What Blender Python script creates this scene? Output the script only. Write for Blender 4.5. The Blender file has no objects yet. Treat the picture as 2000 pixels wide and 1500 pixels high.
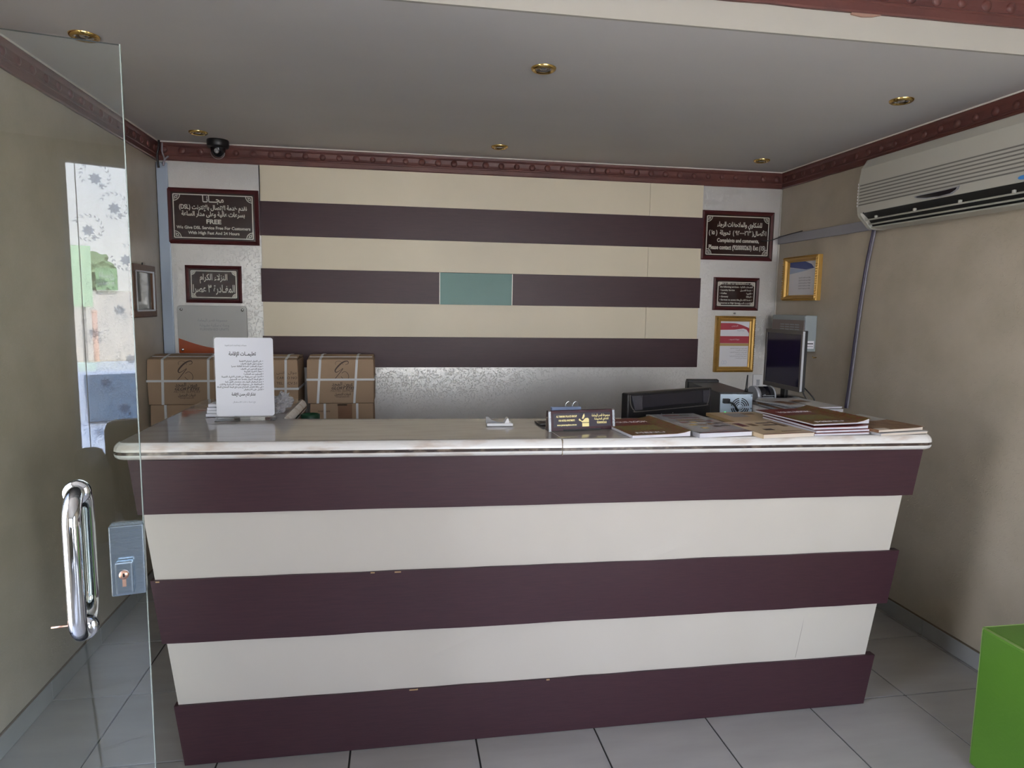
import bpy, bmesh, math, random
from mathutils import Vector, Matrix
random.seed(7)
sc = bpy.context.scene
C = sc.collection
PI = math.pi
# ---------------------------------------------------------------- camera
H = 1.587
cam = bpy.data.cameras.new('camera'); cam.sensor_width = 36; cam.lens = 23.782; cam.clip_start = 0.05
co = bpy.data.objects.new('camera', cam); C.objects.link(co)
YAW, PITCH, ROLL = 0.167478, -0.115560, 0.014699
F = Vector((math.sin(YAW)*math.cos(PITCH), math.cos(YAW)*math.cos(PITCH), math.sin(PITCH)))
R = Vector((math.cos(YAW), -math.sin(YAW), 0)); U = R.cross(F)
R2 = math.cos(ROLL)*R + math.sin(ROLL)*U; U2 = -math.sin(ROLL)*R + math.cos(ROLL)*U
m4 = Matrix((R2, U2, -F)).transposed().to_4x4(); m4.translation = (0, 0, H)
co.matrix_world = m4
sc.camera = co
# ---------------------------------------------------------------- light
w = bpy.data.worlds.new('sky'); sc.world = w; w.use_nodes = True
nt = w.node_tree; bg = nt.nodes['Background']
tc = nt.nodes.new('ShaderNodeTexCoord'); sx = nt.nodes.new('ShaderNodeSeparateXYZ'); rp = nt.nodes.new('ShaderNodeValToRGB')
nt.links.new(tc.outputs['Generated'], sx.inputs[0]); nt.links.new(sx.outputs['Z'], rp.inputs[0]); nt.links.new(rp.outputs[0], bg.inputs[0])
e = rp.color_ramp.elements
e[0].position = 0.0; e[0].color = (.97, .965, .98, 1); e[1].position = 0.8; e[1].color = (.52, .64, 1.0, 1)
k = e.new(0.2); k.color = (.82, .88, 1.0, 1)
bg.inputs[1].default_value = 9.0
sun = bpy.data.lights.new('sun', 'SUN'); sun.energy = 40; sun.angle = 0.01; sun.color = (1, .95, .86)
so = bpy.data.objects.new('sun', sun); so.rotation_euler = (math.radians(-38), math.radians(12), 0); C.objects.link(so)
for nm, loc, rot, sxy in (('window_portal', (1.0, -2.58, 1.30), (-PI/2, 0, 0), (3.06, 2.5)), ('side_portal', (2.53, -1.1, 1.25), (0, 0, 0), (2.3, 2.4)), ('doorway_portal', (-1.36, .94, 1.2), (0, -PI/2, 0), (2.4, .88))):
    a = bpy.data.lights.new(nm, 'AREA'); a.shape = 'RECTANGLE'; a.size = sxy[0]; a.size_y = sxy[1]; a.cycles.is_portal = True
    ao = bpy.data.objects.new(nm, a); ao.location = loc; ao.rotation_euler = (PI/2, 0, 0) if 'window' in nm else (0, PI/2, 0) if 'side' in nm else (0, -PI/2, 0); C.objects.link(ao)
sc.view_settings.view_transform = 'Standard'; sc.view_settings.look = 'None'; sc.view_settings.gamma = 1
sc.view_settings.use_curve_mapping = False; sc.view_settings.exposure = 0.2
sc.cycles.max_bounces = 14; sc.cycles.diffuse_bounces = 8; sc.cycles.glossy_bounces = 5; sc.cycles.transparent_max_bounces = 12
sc.cycles.sample_clamp_indirect = 6.0; sc.cycles.caustics_refractive = False; sc.cycles.caustics_reflective = False
sc.cycles.use_denoising = True; sc.cycles.blur_glossy = 0.5
# ---------------------------------------------------------------- materials
MATS = {}
def mat(name, col, rough=.5, metal=0., spec=.5, coat=0., bump=None, var=None, emit=None):
    """bump=(scale, strength, distortion, stretch)  var=(colour2, scale, stretch, detail)"""
    if name in MATS: return MATS[name]
    m = bpy.data.materials.new(name); m.use_nodes = True; n = m.node_tree; p = n.nodes['Principled BSDF']
    p.inputs['Base Color'].default_value = (*col, 1); p.inputs['Roughness'].default_value = rough
    p.inputs['Metallic'].default_value = metal; p.inputs['Specular IOR Level'].default_value = spec
    p.inputs['Coat Weight'].default_value = coat
    if bump or var:
        t = n.nodes.new('ShaderNodeTexCoord')
    if var:
        mp = n.nodes.new('ShaderNodeMapping'); mp.inputs['Scale'].default_value = var[2]
        no = n.nodes.new('ShaderNodeTexNoise'); no.inputs['Scale'].default_value = var[1]; no.inputs['Detail'].default_value = var[3]
        cr = n.nodes.new('ShaderNodeValToRGB'); cr.color_ramp.elements[0].position = var[4] if len(var) > 4 else .3
        cr.color_ramp.elements[1].position = var[5] if len(var) > 5 else .7
        cr.color_ramp.elements[0].color = (*col, 1); cr.color_ramp.elements[1].color = (*var[0], 1)
        n.links.new(t.outputs['Object'], mp.inputs[0]); n.links.new(mp.outputs[0], no.inputs[0])
        n.links.new(no.outputs[0], cr.inputs[0]); n.links.new(cr.outputs[0], p.inputs['Base Color'])
    if bump:
        mp2 = n.nodes.new('ShaderNodeMapping'); mp2.inputs['Scale'].default_value = bump[3]
        nb = n.nodes.new('ShaderNodeTexNoise'); nb.inputs['Scale'].default_value = bump[0]; nb.inputs['Distortion'].default_value = bump[2]
        nb.inputs['Detail'].default_value = 2
        b = n.nodes.new('ShaderNodeBump'); b.inputs['Strength'].default_value = bump[1]; b.inputs['Distance'].default_value = bump[4] if len(bump) > 4 else .01
        n.links.new(t.outputs['Object'], mp2.inputs[0]); n.links.new(mp2.outputs[0], nb.inputs[0])
        if len(bump) > 5:   # thin embossed strokes
            rg_ = n.nodes.new('ShaderNodeValToRGB'); q = rg_.color_ramp.elements
            q[0].position = bump[5]; q[0].color = (0, 0, 0, 1); q[1].position = bump[5]+.10; q[1].color = (0, 0, 0, 1)
            z = q.new(bump[5]+.05); z.color = (1, 1, 1, 1)
            n.links.new(nb.outputs[0], rg_.inputs[0]); n.links.new(rg_.outputs[0], b.inputs['Height'])
        else: n.links.new(nb.outputs[0], b.inputs['Height'])
        n.links.new(b.outputs[0], p.inputs['Normal'])
    if emit: p.inputs['Emission Color'].default_value = (*emit[0], 1); p.inputs['Emission Strength'].default_value = emit[1]
    MATS[name] = m; return m
def glass(name, tint, ior=1.5, rough=0.0):
    if name in MATS: return MATS[name]
    m = bpy.data.materials.new(name); m.use_nodes = True; n = m.node_tree; n.nodes.remove(n.nodes['Principled BSDF'])
    tr = n.nodes.new('ShaderNodeBsdfTransparent'); tr.inputs[0].default_value = (*tint, 1)
    gl = n.nodes.new('ShaderNodeBsdfGlossy'); gl.inputs['Roughness'].default_value = rough; gl.inputs[0].default_value = (1, 1, 1, 1)
    fr = n.nodes.new('ShaderNodeFresnel'); fr.inputs[0].default_value = ior
    mx = n.nodes.new('ShaderNodeMixShader')
    n.links.new(fr.outputs[0], mx.inputs[0]); n.links.new(tr.outputs[0], mx.inputs[1]); n.links.new(gl.outputs[0], mx.inputs[2])
    n.links.new(mx.outputs[0], n.nodes['Material Output'].inputs[0]); MATS[name] = m; return m
ONE = (1, 1, 1)
M = dict(
 wall=mat('wallpaper_beige', (.50, .445, .36), .40, 0, .5, 0, (38, .28, 1.6, ONE, .003, .56), ((.43, .385, .305), 6, ONE, 3)),
 silver=mat('wallpaper_silver', (.80, .785, .76), .31, .50, .6, 0, (42, .42, 1.8, ONE, .003, .55), ((.74, .725, .70), 5, ONE, 3)),
 ceil=mat('ceiling_paint', (.71, .695, .68), .85, 0, .2, 0, (3, .1, 0, ONE, .01), ((.67, .655, .64), 1.2, (1, 2, 1), 3)),
 fascia=mat('fascia_paint', (.46, .445, .395), .75, 0, .3),
 plaster=mat('plaster_white', (.75, .72, .66), .8),
 crown=mat('crown_red_brown', (.13, .042, .034), .42, 0, .5, 0, (40, .25, 1, ONE, .003), ((.095, .034, .03), 9, ONE, 3)),
 dark=mat('dark_laminate', (.055, .024, .031), .36, 0, .28, 0, (90, .12, 0, (1, 1, 14), .002), ((.044, .02, .027), 14, (1, 1, 16), 4)),
 cream=mat('cream_laminate', (.56, .53, .48), .5, 0, .4, 0, (200, .15, 0, ONE, .001), ((.535, .505, .455), 3, ONE, 3)),
 cream2=mat('cream_wall_laminate', (.80, .72, .56), .42, 0, .45, 0, (220, .12, 0, ONE, .001), ((.76, .685, .53), 3, ONE, 3)),
 marble=mat('marble_top_shaded', (.31, .29, .27), .045, 0, .5, 0, None, ((.25, .225, .20), 5, (1, 5, 5), 6, .45, .85)),  # marble top, shade put into the colour: it faces the dim ceiling
 marble_edge_lit=mat('marble_edge_lit', (.80, .79, .77), .2, 0, .5, 0, None, ((.42, .27, .16), 3.2, (2.2, 6, 9), 5, .50, .88)),  # same marble, painted lighter because the edge faces the window light
 inlay=mat('inlay_brown', (.05, .035, .03), .2, 0, .5, 0, None, ((.28, .22, .17), 24, (1, 2, 2), 5, .5, .8)),
 tile=mat('floor_tile', (.41, .40, .39), .16, 0, .5, 0, (7, .12, 1, (1, 3, 1), .004), ((.365, .355, .345), 3, (1, 4, 1), 6)),
 grout=mat('grout', (.03, .028, .025), .9),
 basetile=mat('baseboard_tile', (.36, .37, .37), .2, 0, .5, 0, None, ((.31, .32, .32), 5, ONE, 4)),
 chrome=mat('chrome', (.75, .77, .80), .07, 1),
 satin=mat('satin_steel', (.30, .37, .43), .22, 1, .5, 0, (30, .1, 0, (1, 1, 6), .002)),
 brass=mat('brass', (.80, .56, .20), .16, 1),
 gold=mat('gold_gilt', (.50, .30, .075), .42, .4, .5, 0, (120, .3, 0, ONE, .002)),
 copper=mat('lock_core', (.72, .45, .33), .3, 1),
 black=mat('black_plastic', (.012, .012, .014), .38), blackg=mat('black_gloss', (.008, .008, .012), .06),
 screen=mat('screen_glass', (.016, .012, .040), .08, 0, .4),
 bezel=mat('bezel_grey', (.10, .09, .085), .4), greyp=mat('grey_plastic', (.28, .28, .29), .45),
 silverp=mat('silver_plastic', (.50, .52, .56), .35, .3),
 alu=mat('aluminium_blue', (.42, .50, .62), .42, .35), trunk=mat('trunking_grey', (.36, .36, .40), .5),
 galv=mat('galvanised', (.55, .66, .76), .4, .3), fusebox=mat('fusebox_grey', (.33, .38, .40), .5), fusefront=mat('fusebox_front', (.22, .19, .18), .5),
 acw=mat('aircon_white', (.44, .435, .385), .45), acslot=mat('aircon_slot', (.16, .155, .14), .6), acdark=mat('aircon_dark', (.012, .012, .012), .5),
 card=mat('cardboard', (.40, .285, .195), .8, 0, .2, 0, (60, .15, 0, (1, 1, 8), .002), ((.36, .255, .17), 4, ONE, 3)),
 carddark=mat('cardboard_flap', (.30, .215, .15), .8), strap=mat('strap_white', (.66, .68, .70), .45), tape=mat('brown_tape', (.22, .12, .07), .3),
 ink=mat('ink_black', (.02, .018, .018), .6), inkg=mat('ink_grey', (.30, .30, .33), .6), inkb=mat('ink_brown', (.07, .045, .035), .6),
 paper=mat('paper_white', (.88, .88, .93), .6), pages=mat('pages', (.74, .74, .80), .7, 0, .3, 0, (160, .5, 0, (.2, .2, 6), .003)), pagesc=mat('pages_cream', (.78, .70, .60), .7, 0, .3, 0, (160, .5, 0, (.2, .2, 6), .003)),
 signb=mat('sign_brown', (.030, .014, .012), .10, 0, .5), signwood=mat('sign_frame_wood', (.075, .016, .018), .25, 0, .5), signs=mat('sign_silver', (.70, .68, .60), .35, .2),
 signgl=glass('sign_glaze', (.97, .97, .97)), goldtext=mat('gold_text', (.90, .78, .36), .35, .2),
 acry=mat('acrylic_sheet', (.50, .51, .50), .12), orange=mat('orange_print', (.38, .07, .015), .2),
 acrylic=glass('clear_acrylic', (1, 1, 1), 1.3), pane=glass('door_glass', (.955, .985, .965)), paneedge=mat('glass_edge', (.22, .26, .24), .25),
 window=glass('window_glass', (.98, .98, .98)), teal=mat('teal_glass', (.105, .235, .22), .38, 0, .35),
 frost=glass('etched_flower', (.48, .52, .60), 1.2, .3), green=mat('green_vinyl', (.10, .255, .025), .38, 0, .45, 0, (40, .25, 1, ONE, .003), ((.085, .22, .022), 3, ONE, 2)), greenpipe=mat('green_piping', (.26, .40, .12), .5),
 binm=mat('bin_green', (.01, .06, .03), .4), bag=glass('plastic_bag', (.86, .87, .9), 1.9, .12),
 blue=mat('pale_blue', (.30, .40, .62), .4), white=mat('white_plastic', (.80, .81, .82), .3), cable=mat('cable_purple', (.045, .035, .07), .35), cablew=mat('cable_grey', (.24, .23, .27), .5),
 led=mat('led_green', (.05, .5, .2), .4, 0, .5, 0, None, None, ((.1, 1, .3), 1.5)),
 sofa=mat('sofa_brown', (.075, .065, .04), .6, 0, .4, 0, (60, .2, 0, ONE, .003)),
 wallp=mat('street_wall', (.80, .77, .74), .8), pave=mat('pavement', (.55, .50, .43), .9, 0, .3, 0, None, ((.48, .44, .38), 2, ONE, 4)),
 carp=mat('car_paint', (.62, .70, .85), .15, 0, .6, .6), carg=mat('car_glass', (.05, .09, .16), .05), tyre=mat('tyre', (.02, .02, .02), .8),
 sgreen=mat('shopfront_green', (.50, .72, .52), .6), sgreen2=mat('billboard_green', (.20, .36, .20), .6), spost=mat('orange_post', (.85, .58, .48), .6), leafm=mat('leaf', (.16, .24, .13), .7),
)
# ---------------------------------------------------------------- mesh helpers
class MB:
    def __init__(s): s.v = []; s.f = []; s.sm = []
    def add(s, vs, fs, smooth=False):
        o = len(s.v); s.v += [tuple(v) for v in vs]; s.f += [tuple(i+o for i in f) for f in fs]; s.sm += [smooth]*len(fs); return s
    def box(s, x0, x1, y0, y1, z0, z1, b=0.):
        if b <= 0:
            return s.add([(x0,y0,z0),(x1,y0,z0),(x1,y1,z0),(x0,y1,z0),(x0,y0,z1),(x1,y0,z1),(x1,y1,z1),(x0,y1,z1)],
                     [(0,3,2,1),(4,5,6,7),(0,1,5,4),(1,2,6,5),(2,3,7,6),(3,0,4,7)])
        bm = bmesh.new(); bmesh.ops.create_cube(bm, size=1)
        for v in bm.verts: v.co = Vector((x0+(v.co.x+.5)*(x1-x0), y0+(v.co.y+.5)*(y1-y0), z0+(v.co.z+.5)*(z1-z0)))
        bmesh.ops.bevel(bm, geom=bm.edges[:], offset=b, segments=2, affect='EDGES', profile=.5)
        bm.verts.index_update(); s.add([v.co[:] for v in bm.verts], [[v.index for v in f.verts] for f in bm.faces]); bm.free(); return s
    def hexa(s, p):  # 8 points bottom 4 then top 4
        return s.add(p, [(0,3,2,1),(4,5,6,7),(0,1,5,4),(1,2,6,5),(2,3,7,6),(3,0,4,7)])
    def prism(s, poly, axis, a, b, smooth=False):
        """poly of 2D points in the plane normal to axis ('x': (y,z), 'y': (x,z), 'z': (x,y))"""
        n = len(poly)
        def P(q, d): return {'x': (d, q[0], q[1]), 'y': (q[0], d, q[1]), 'z': (q[0], q[1], d)}[axis]
        vs = [P(q, a) for q in poly] + [P(q, b) for q in poly]
        s.add(vs, [tuple(range(n))[::-1], tuple(range(n, 2*n))]); o = len(s.v)-2*n
        for i in range(n):
            j = (i+1) % n; s.f.append((o+i, o+j, o+n+j, o+n+i)); s.sm.append(smooth)
        return s
    def tube(s, pts, r, n=10, close=True, closed=False):
        pts = [Vector(p) for p in pts]; rings = []
        N = len(pts); up = Vector((0, 0, 1))
        for i, p in enumerate(pts):
            a = pts[(i-1) % N] if (i or closed) else p; b = pts[(i+1) % N] if (i < N-1 or closed) else p
            d = (b-a).normalized()
            ref = up if abs(d.z) < .95 else Vector((0, 1, 0))
            if i: ref = prev - d*prev.dot(d) if (prev - d*prev.dot(d)).length > 1e-4 else ref
            x = (ref - d*ref.dot(d)).normalized(); y = d.cross(x); prev = x
            rr = r[i] if isinstance(r, (list, tuple)) else r
            rings.append([p + rr*(math.cos(2*PI*k/n)*x + math.sin(2*PI*k/n)*y) for k in range(n)])
        vs = [v for ring in rings for v in ring]; fs = []
        for i in range(N if closed else N-1):
            j = (i+1) % N
            for k in range(n): fs.append((i*n+k, i*n+(k+1) % n, j*n+(k+1) % n, j*n+k))
        s.add(vs, fs, True)
        if close and not closed: o = len(s.v)-len(vs); s.f += [tuple(o+k for k in range(n))[::-1], tuple(o+(N-1)*n+k for k in range(n))]; s.sm += [False]*2
        return s
    def lathe(s, prof, c=(0, 0, 0), axis='z', n=24, smooth=True):
        vs = []; fs = []
        for r, h in prof:
            for k in range(n):
                a = 2*PI*k/n; x, y = r*math.cos(a), r*math.sin(a)
                q = {'z': (x, y, h), 'y': (x, h, y), 'x': (h, x, y)}[axis]
                vs.append((q[0]+c[0], q[1]+c[1], q[2]+c[2]))
        for i in range(len(prof)-1):
            for k in range(n): fs.append((i*n+k, i*n+(k+1) % n, (i+1)*n+(k+1) % n, (i+1)*n+k))
        return s.add(vs, fs, smooth)
    def ribbon(s, pts, wd, y=0, th=.0006):
        """flat stroke in the xz plane facing -y"""
        pts = [Vector(p) for p in pts]; L = []; Rr = []
        for i, p in enumerate(pts):
            d = (pts[min(i+1, len(pts)-1)] - pts[max(i-1, 0)]).normalized(); nn = Vector((-d.y, d.x))
            ww = wd[i] if isinstance(wd, (list, tuple)) else wd
            L.append(p+nn*ww/2); Rr.append(p-nn*ww/2)
        n = len(pts); vs = [(q.x, y, q.y) for q in L+Rr]
        return s.add(vs, [(i, i+1, n+i+1, n+i) for i in range(n-1)])
    def build(s, name, m, parent=None, bev=0):
        me = bpy.data.meshes.new(name); me.from_pydata(s.v, [], s.f); me.materials.append(m)
        for p, q in zip(me.polygons, s.sm): p.use_smooth = q
        bm = bmesh.new(); bm.from_mesh(me); bmesh.ops.recalc_face_normals(bm, faces=bm.faces[:]); bm.to_mesh(me); bm.free(); me.update()
        o = bpy.data.objects.new(name, me); C.objects.link(o); o.parent = parent
        if bev:
            md = o.modifiers.new('b', 'BEVEL'); md.width = bev; md.segments = 2; md.limit_method = 'ANGLE'
        return o
def smooth_line(pts, k=4):
    out = []; n = len(pts); P = [Vector(p) for p in pts]
    for i in range(n-1):
        a, b, c, d = P[max(i-1, 0)], P[i], P[i+1], P[min(i+2, n-1)]
        for j in range(k):
            t = j/k; out.append(.5*((2*b)+(c-a)*t+(2*a-5*b+4*c-d)*t*t+(3*b-a-3*c+d)*t**3))
    out.append(P[-1]); return out
def tag(o, label, cat, group=None):
    o['label'] = label; o['category'] = cat
    if group: o['group'] = group
    return o
def thing(name, label, cat, loc=(0, 0, 0), rz=0, group=None):
    o = bpy.data.objects.new(name, None); C.objects.link(o); o.empty_display_size = .1
    o.location = loc; o.rotation_euler = (0, 0, rz); return tag(o, label, cat, group)
def struct(o): o['kind'] = 'structure'; return o
def sgroup(name, loc=(0, 0, 0)):
    o = bpy.data.objects.new(name, None); C.objects.link(o); o.location = loc; o['kind'] = 'structure'; return o
def dup(src, parent=None, loc=None, rot=None):
    c = src.copy(); C.objects.link(c); c.parent = parent
    if loc is not None: c.location = loc
    if rot is not None: c.rotation_euler = rot
    for ch in list(src.children): dup(ch, c)
    return c
AF = {'ا':(0xFE8D,2),'أ':(0xFE83,2),'إ':(0xFE87,2),'آ':(0xFE81,2),'ب':(0xFE8F,4),'ة':(0xFE93,2),'ت':(0xFE95,4),'ث':(0xFE99,4),'ج':(0xFE9D,4),'ح':(0xFEA1,4),'خ':(0xFEA5,4),'د':(0xFEA9,2),'ذ':(0xFEAB,2),'ر':(0xFEAD,2),'ز':(0xFEAF,2),'س':(0xFEB1,4),'ش':(0xFEB5,4),'ص':(0xFEB9,4),'ض':(0xFEBD,4),'ط':(0xFEC1,4),'ظ':(0xFEC5,4),'ع':(0xFEC9,4),'غ':(0xFECD,4),'ف':(0xFED1,4),'ق':(0xFED5,4),'ك':(0xFED9,4),'ل':(0xFEDD,4),'م':(0xFEE1,4),'ن':(0xFEE5,4),'ه':(0xFEE9,4),'و':(0xFEED,2),'ى':(0xFEEF,2),'ي':(0xFEF1,4),'ء':(0xFE80,1)}
def ar(s):
    s = s.replace('لا', '\ue000').replace('لأ', '\ue001').replace('لإ', '\ue002')
    LA = {'\ue000':0xFEFB,'\ue001':0xFEF7,'\ue002':0xFEF9}; out = []; n = len(s)
    jn_ = lambda c: c == 'ـ' or (c in AF and AF[c][1] == 4)
    jp_ = lambda c: c == 'ـ' or c in LA or (c in AF and AF[c][1] >= 2)
    for i, c in enumerate(s):
        pv = s[i-1] if i else ' '; nx = s[i+1] if i+1 < n else ' '
        jp = jn_(pv) and jp_(c); jn = jn_(c) and jp_(nx)
        if c in LA: out.append(chr(LA[c]+(1 if jp else 0)))
        elif c in AF:
            b, k = AF[c]
            out.append(chr(b) if k == 1 else chr(b+(1 if jp else 0)) if k == 2 else chr(b+(3 if jp and jn else 2 if jn else 1 if jp else 0)))
        else: out.append(c)
    return ''.join(reversed(out))
def text(body, size, x, z, m, parent, y=0, align='CENTER', bold=0., sx=1., rot=(PI/2, 0, 0), shear=0., fit=None):
    c = bpy.data.curves.new('lettering', 'FONT'); c.body = body; c.size = size; c.align_x = align; c.align_y = 'CENTER'
    c.offset = bold; c.extrude = .0002; c.shear = shear; c.materials.append(m); c.resolution_u = 4
    o = bpy.data.objects.new('lettering', c); C.objects.link(o); o.parent = parent; o.location = (x, y, z); o.rotation_euler = rot; o.scale = (sx, 1, 1)
    if fit:
        bpy.context.view_layer.update()
        w0 = o.dimensions.x/sx if sx else o.dimensions.x
        if w0 > 1e-5: o.scale = (fit/w0, 1, 1)
    me = bpy.data.meshes.new_from_object(o); me.name = 'lettering'
    q = bpy.data.objects.new('lettering', me); q.parent = parent; q.location = o.location; q.rotation_euler = o.rotation_euler; q.scale = o.scale
    bpy.data.objects.remove(o); C.objects.link(q); q.name = 'lettering'
    return q
# ================================================================ SETTING
XL, XR, YB, ZC, ZU, YF = -1.369, 2.546, 4.297, 2.493, 2.69, -2.6
TX, TY, T = -.175, 2.789, .45
# floor of separate tiles on a grout bed
fl = struct(MB().box(XL-.1, XR+.1, YF-.1, YB+.1, -.06, -.0044).build('floor', M['grout'])); fl.visible_shadow = True
xs = [XL] + [TX+k*T for k in range(-2, 7) if XL+.02 < TX+k*T < XR-.02] + [XR]
ys = [YF] + [TY+k*T for k in range(-13, 5) if YF+.02 < TY+k*T < YB-.02] + [YB]
tm = {}
for i in range(len(xs)-1):
    for j in range(len(ys)-1):
        w_, h_ = round(xs[i+1]-xs[i], 4), round(ys[j+1]-ys[j], 4); g = .0034
        if (w_, h_) not in tm:
            b = MB(); b.box(g, w_-g, g, h_-g, -.0045, 0)
            o = b.build('tile', M['tile'], fl); tm[(w_, h_)] = o
        else: o = tm[(w_, h_)].copy(); C.objects.link(o)
        o.location = (xs[i], ys[j], random.uniform(-.0004, .0004))
# tile material varies per tile
tn = M['tile'].node_tree; oi = tn.nodes.new('ShaderNodeObjectInfo'); va = tn.nodes.new('ShaderNodeVectorMath'); va.operation = 'MULTIPLY_ADD'
tcn = [n for n in tn.nodes if n.type == 'TEX_COORD'][0]; va.inputs[1].default_value = (1, 1, 1)
cm = tn.nodes.new('ShaderNodeCombineXYZ'); mu = tn.nodes.new('ShaderNodeMath'); mu.operation = 'MULTIPLY'; mu.inputs[1].default_value = 20
tn.links.new(oi.outputs['Random'], mu.inputs[0]); tn.links.new(mu.outputs[0], cm.inputs[0]); tn.links.new(mu.outputs[0], cm.inputs[1])
tn.links.new(cm.outputs[0], va.inputs[2]); tn.links.new(tcn.outputs['Object'], va.inputs[0])
for l in list(tn.links):
    if l.from_node == tcn and l.to_node != va: ts = l.to_socket; tn.links.remove(l); tn.links.new(va.outputs[0], ts)
struct(MB().box(XL-.15, XR+.15, YB, YB+.12, -.05, ZU+.1).build('wall_back', M['silver']))
wr_ = MB(); wr_.box(XR, XR+.12, .10, YB+.12, -.05, ZU+.1); wr_.box(XR, XR+.12, -2.3, .10, 2.40, ZU+.1); wr_.box(XR, XR+.12, -2.3, .10, -.05, .10); wr_.box(XR, XR+.12, YF-.1, -2.3, -.05, ZU+.1)
struct(wr_.build('wall_right', M['wall']))
w3 = sgroup('fill_window', (XR+.06, 0, 0)); b = MB()  # added window, put in to brighten the left wall and the room
for y in (-2.3, -1.12, .05): b.box(-.02, .02, y, y+.05, .10, 2.40)
b.box(-.02, .02, -2.3, .10, .10, .15); b.box(-.02, .02, -2.3, .10, 2.35, 2.40); b.build('window_frame', M['alu'], w3)
for y0, y1 in ((-2.25, -1.12), (-1.07, .05)): MB().box(-.004, .004, y0, y1, .15, 2.35).build('pane', M['window'], w3)
wl = MB(); wl.box(XL-.12, XL, 1.38, YB+.12, -.05, ZU+.1); wl.box(XL-.12, XL, .50, 1.38, 2.45, ZU+.1); wl.box(XL-.12, XL, YF-.1, .50, -.05, ZU+.1)
struct(wl.build('wall_left', M['wall']))
WX = -.55   # street window from here to the right wall
wf = MB(); wf.box(XL-.12, WX, YF-.12, YF, -.05, ZU+.1); wf.box(WX, XR, YF-.12, YF, 2.56, ZU+.1); wf.box(WX, XR, YF-.12, YF, -.05, .06)
struct(wf.build('wall_front', M['wall']))
struct(MB().box(XL, XR, 2.19, YB, ZC, ZC+.1).build('ceiling', M['ceil']))
struct(MB().box(XL-.1, XR+.1, YF-.1, 2.19+.1, ZU, ZU+.1).build('ceiling_upper', M['ceil']))
struct(MB().box(XL, XR, 2.178, 2.19, ZC, ZU).build('ceiling_fascia', M['fascia']))
# street window: frame, panes, flower etching
w1 = sgroup('window_1', (0, YF-.05, 0))
fr = MB()
for x in (WX, -.464, .95, XR-.05): fr.box(x, x+.035 if x != -.464 else x+.006, -.02, .0, .06, 2.56)
fr.box(WX, XR, -.02, .02, .06, .10); fr.box(WX, XR, -.02, .02, 2.545, 2.56)
fr.build('window_frame', M['alu'], w1)
for x0, x1 in ((WX+.035, -.464), (-.454, .95), (.985, XR-.05)): MB().box(x0, x1, -.004, .004, .10, 2.545).build('pane', M['window'], w1)
fl_ = MB(); rr = random.Random(3)
def petal(cx, cz, a, L, W):
    d = Vector((math.cos(a), math.sin(a))); nn = Vector((-d.y, d.x)); c = Vector((cx, cz))
    p = [c, c+d*L*.45+nn*W, c+d*L, c+d*L*.45-nn*W]; fl_.add([(q.x, .0065, q.y) for q in p], [(0, 1, 2, 3)])
for row in range(6):
    for colm in range(8):
        cx, cz = -.40+colm*.17+(.06 if row % 2 else 0), .60+row*.37+(.17 if colm % 2 else 0)
        for k in range(8): petal(cx, cz, k*PI/4+.2, .046, .013)
        for k in range(5): petal(cx+.035, cz-.045, k*2*PI/5, .02, .006)
        for k in range(16):
            a = k*.32+row; r0 = .085; x, z = cx+r0*math.cos(a), cz+.02+r0*math.sin(a)
            petal(x, z, a+1.1, .030, .0048); 
            if k % 2: petal(x, z, a+2.2, .024, .0044)
etch = fl_.build('flower_etching', M['frost'], w1); etch['kind'] = 'stuff'
# baseboards of separate tiles
for nm, x0, x1, sgn in (('baseboard_left', XL, XL+.009, 1), ('baseboard_right', XR-.009, XR, -1)):
    g0 = sgroup(nm)
    yy = [y for y in ys if y >= (1.42 if sgn == 1 else YF)]
    for a, b in zip(yy[:-1], yy[1:]): MB().box(x0, x1, a+.0015, b-.0015, .002, .08, .0015).build('tile', M['basetile'], g0)
    MB().box(x0 if sgn == 1 else x0+.003, x1-.003 if sgn == 1 else x1, yy[0], yy[-1], .08, .086).build('grout_line', mat('grout_brown', (.13, .10, .07), .9), g0)
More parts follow.
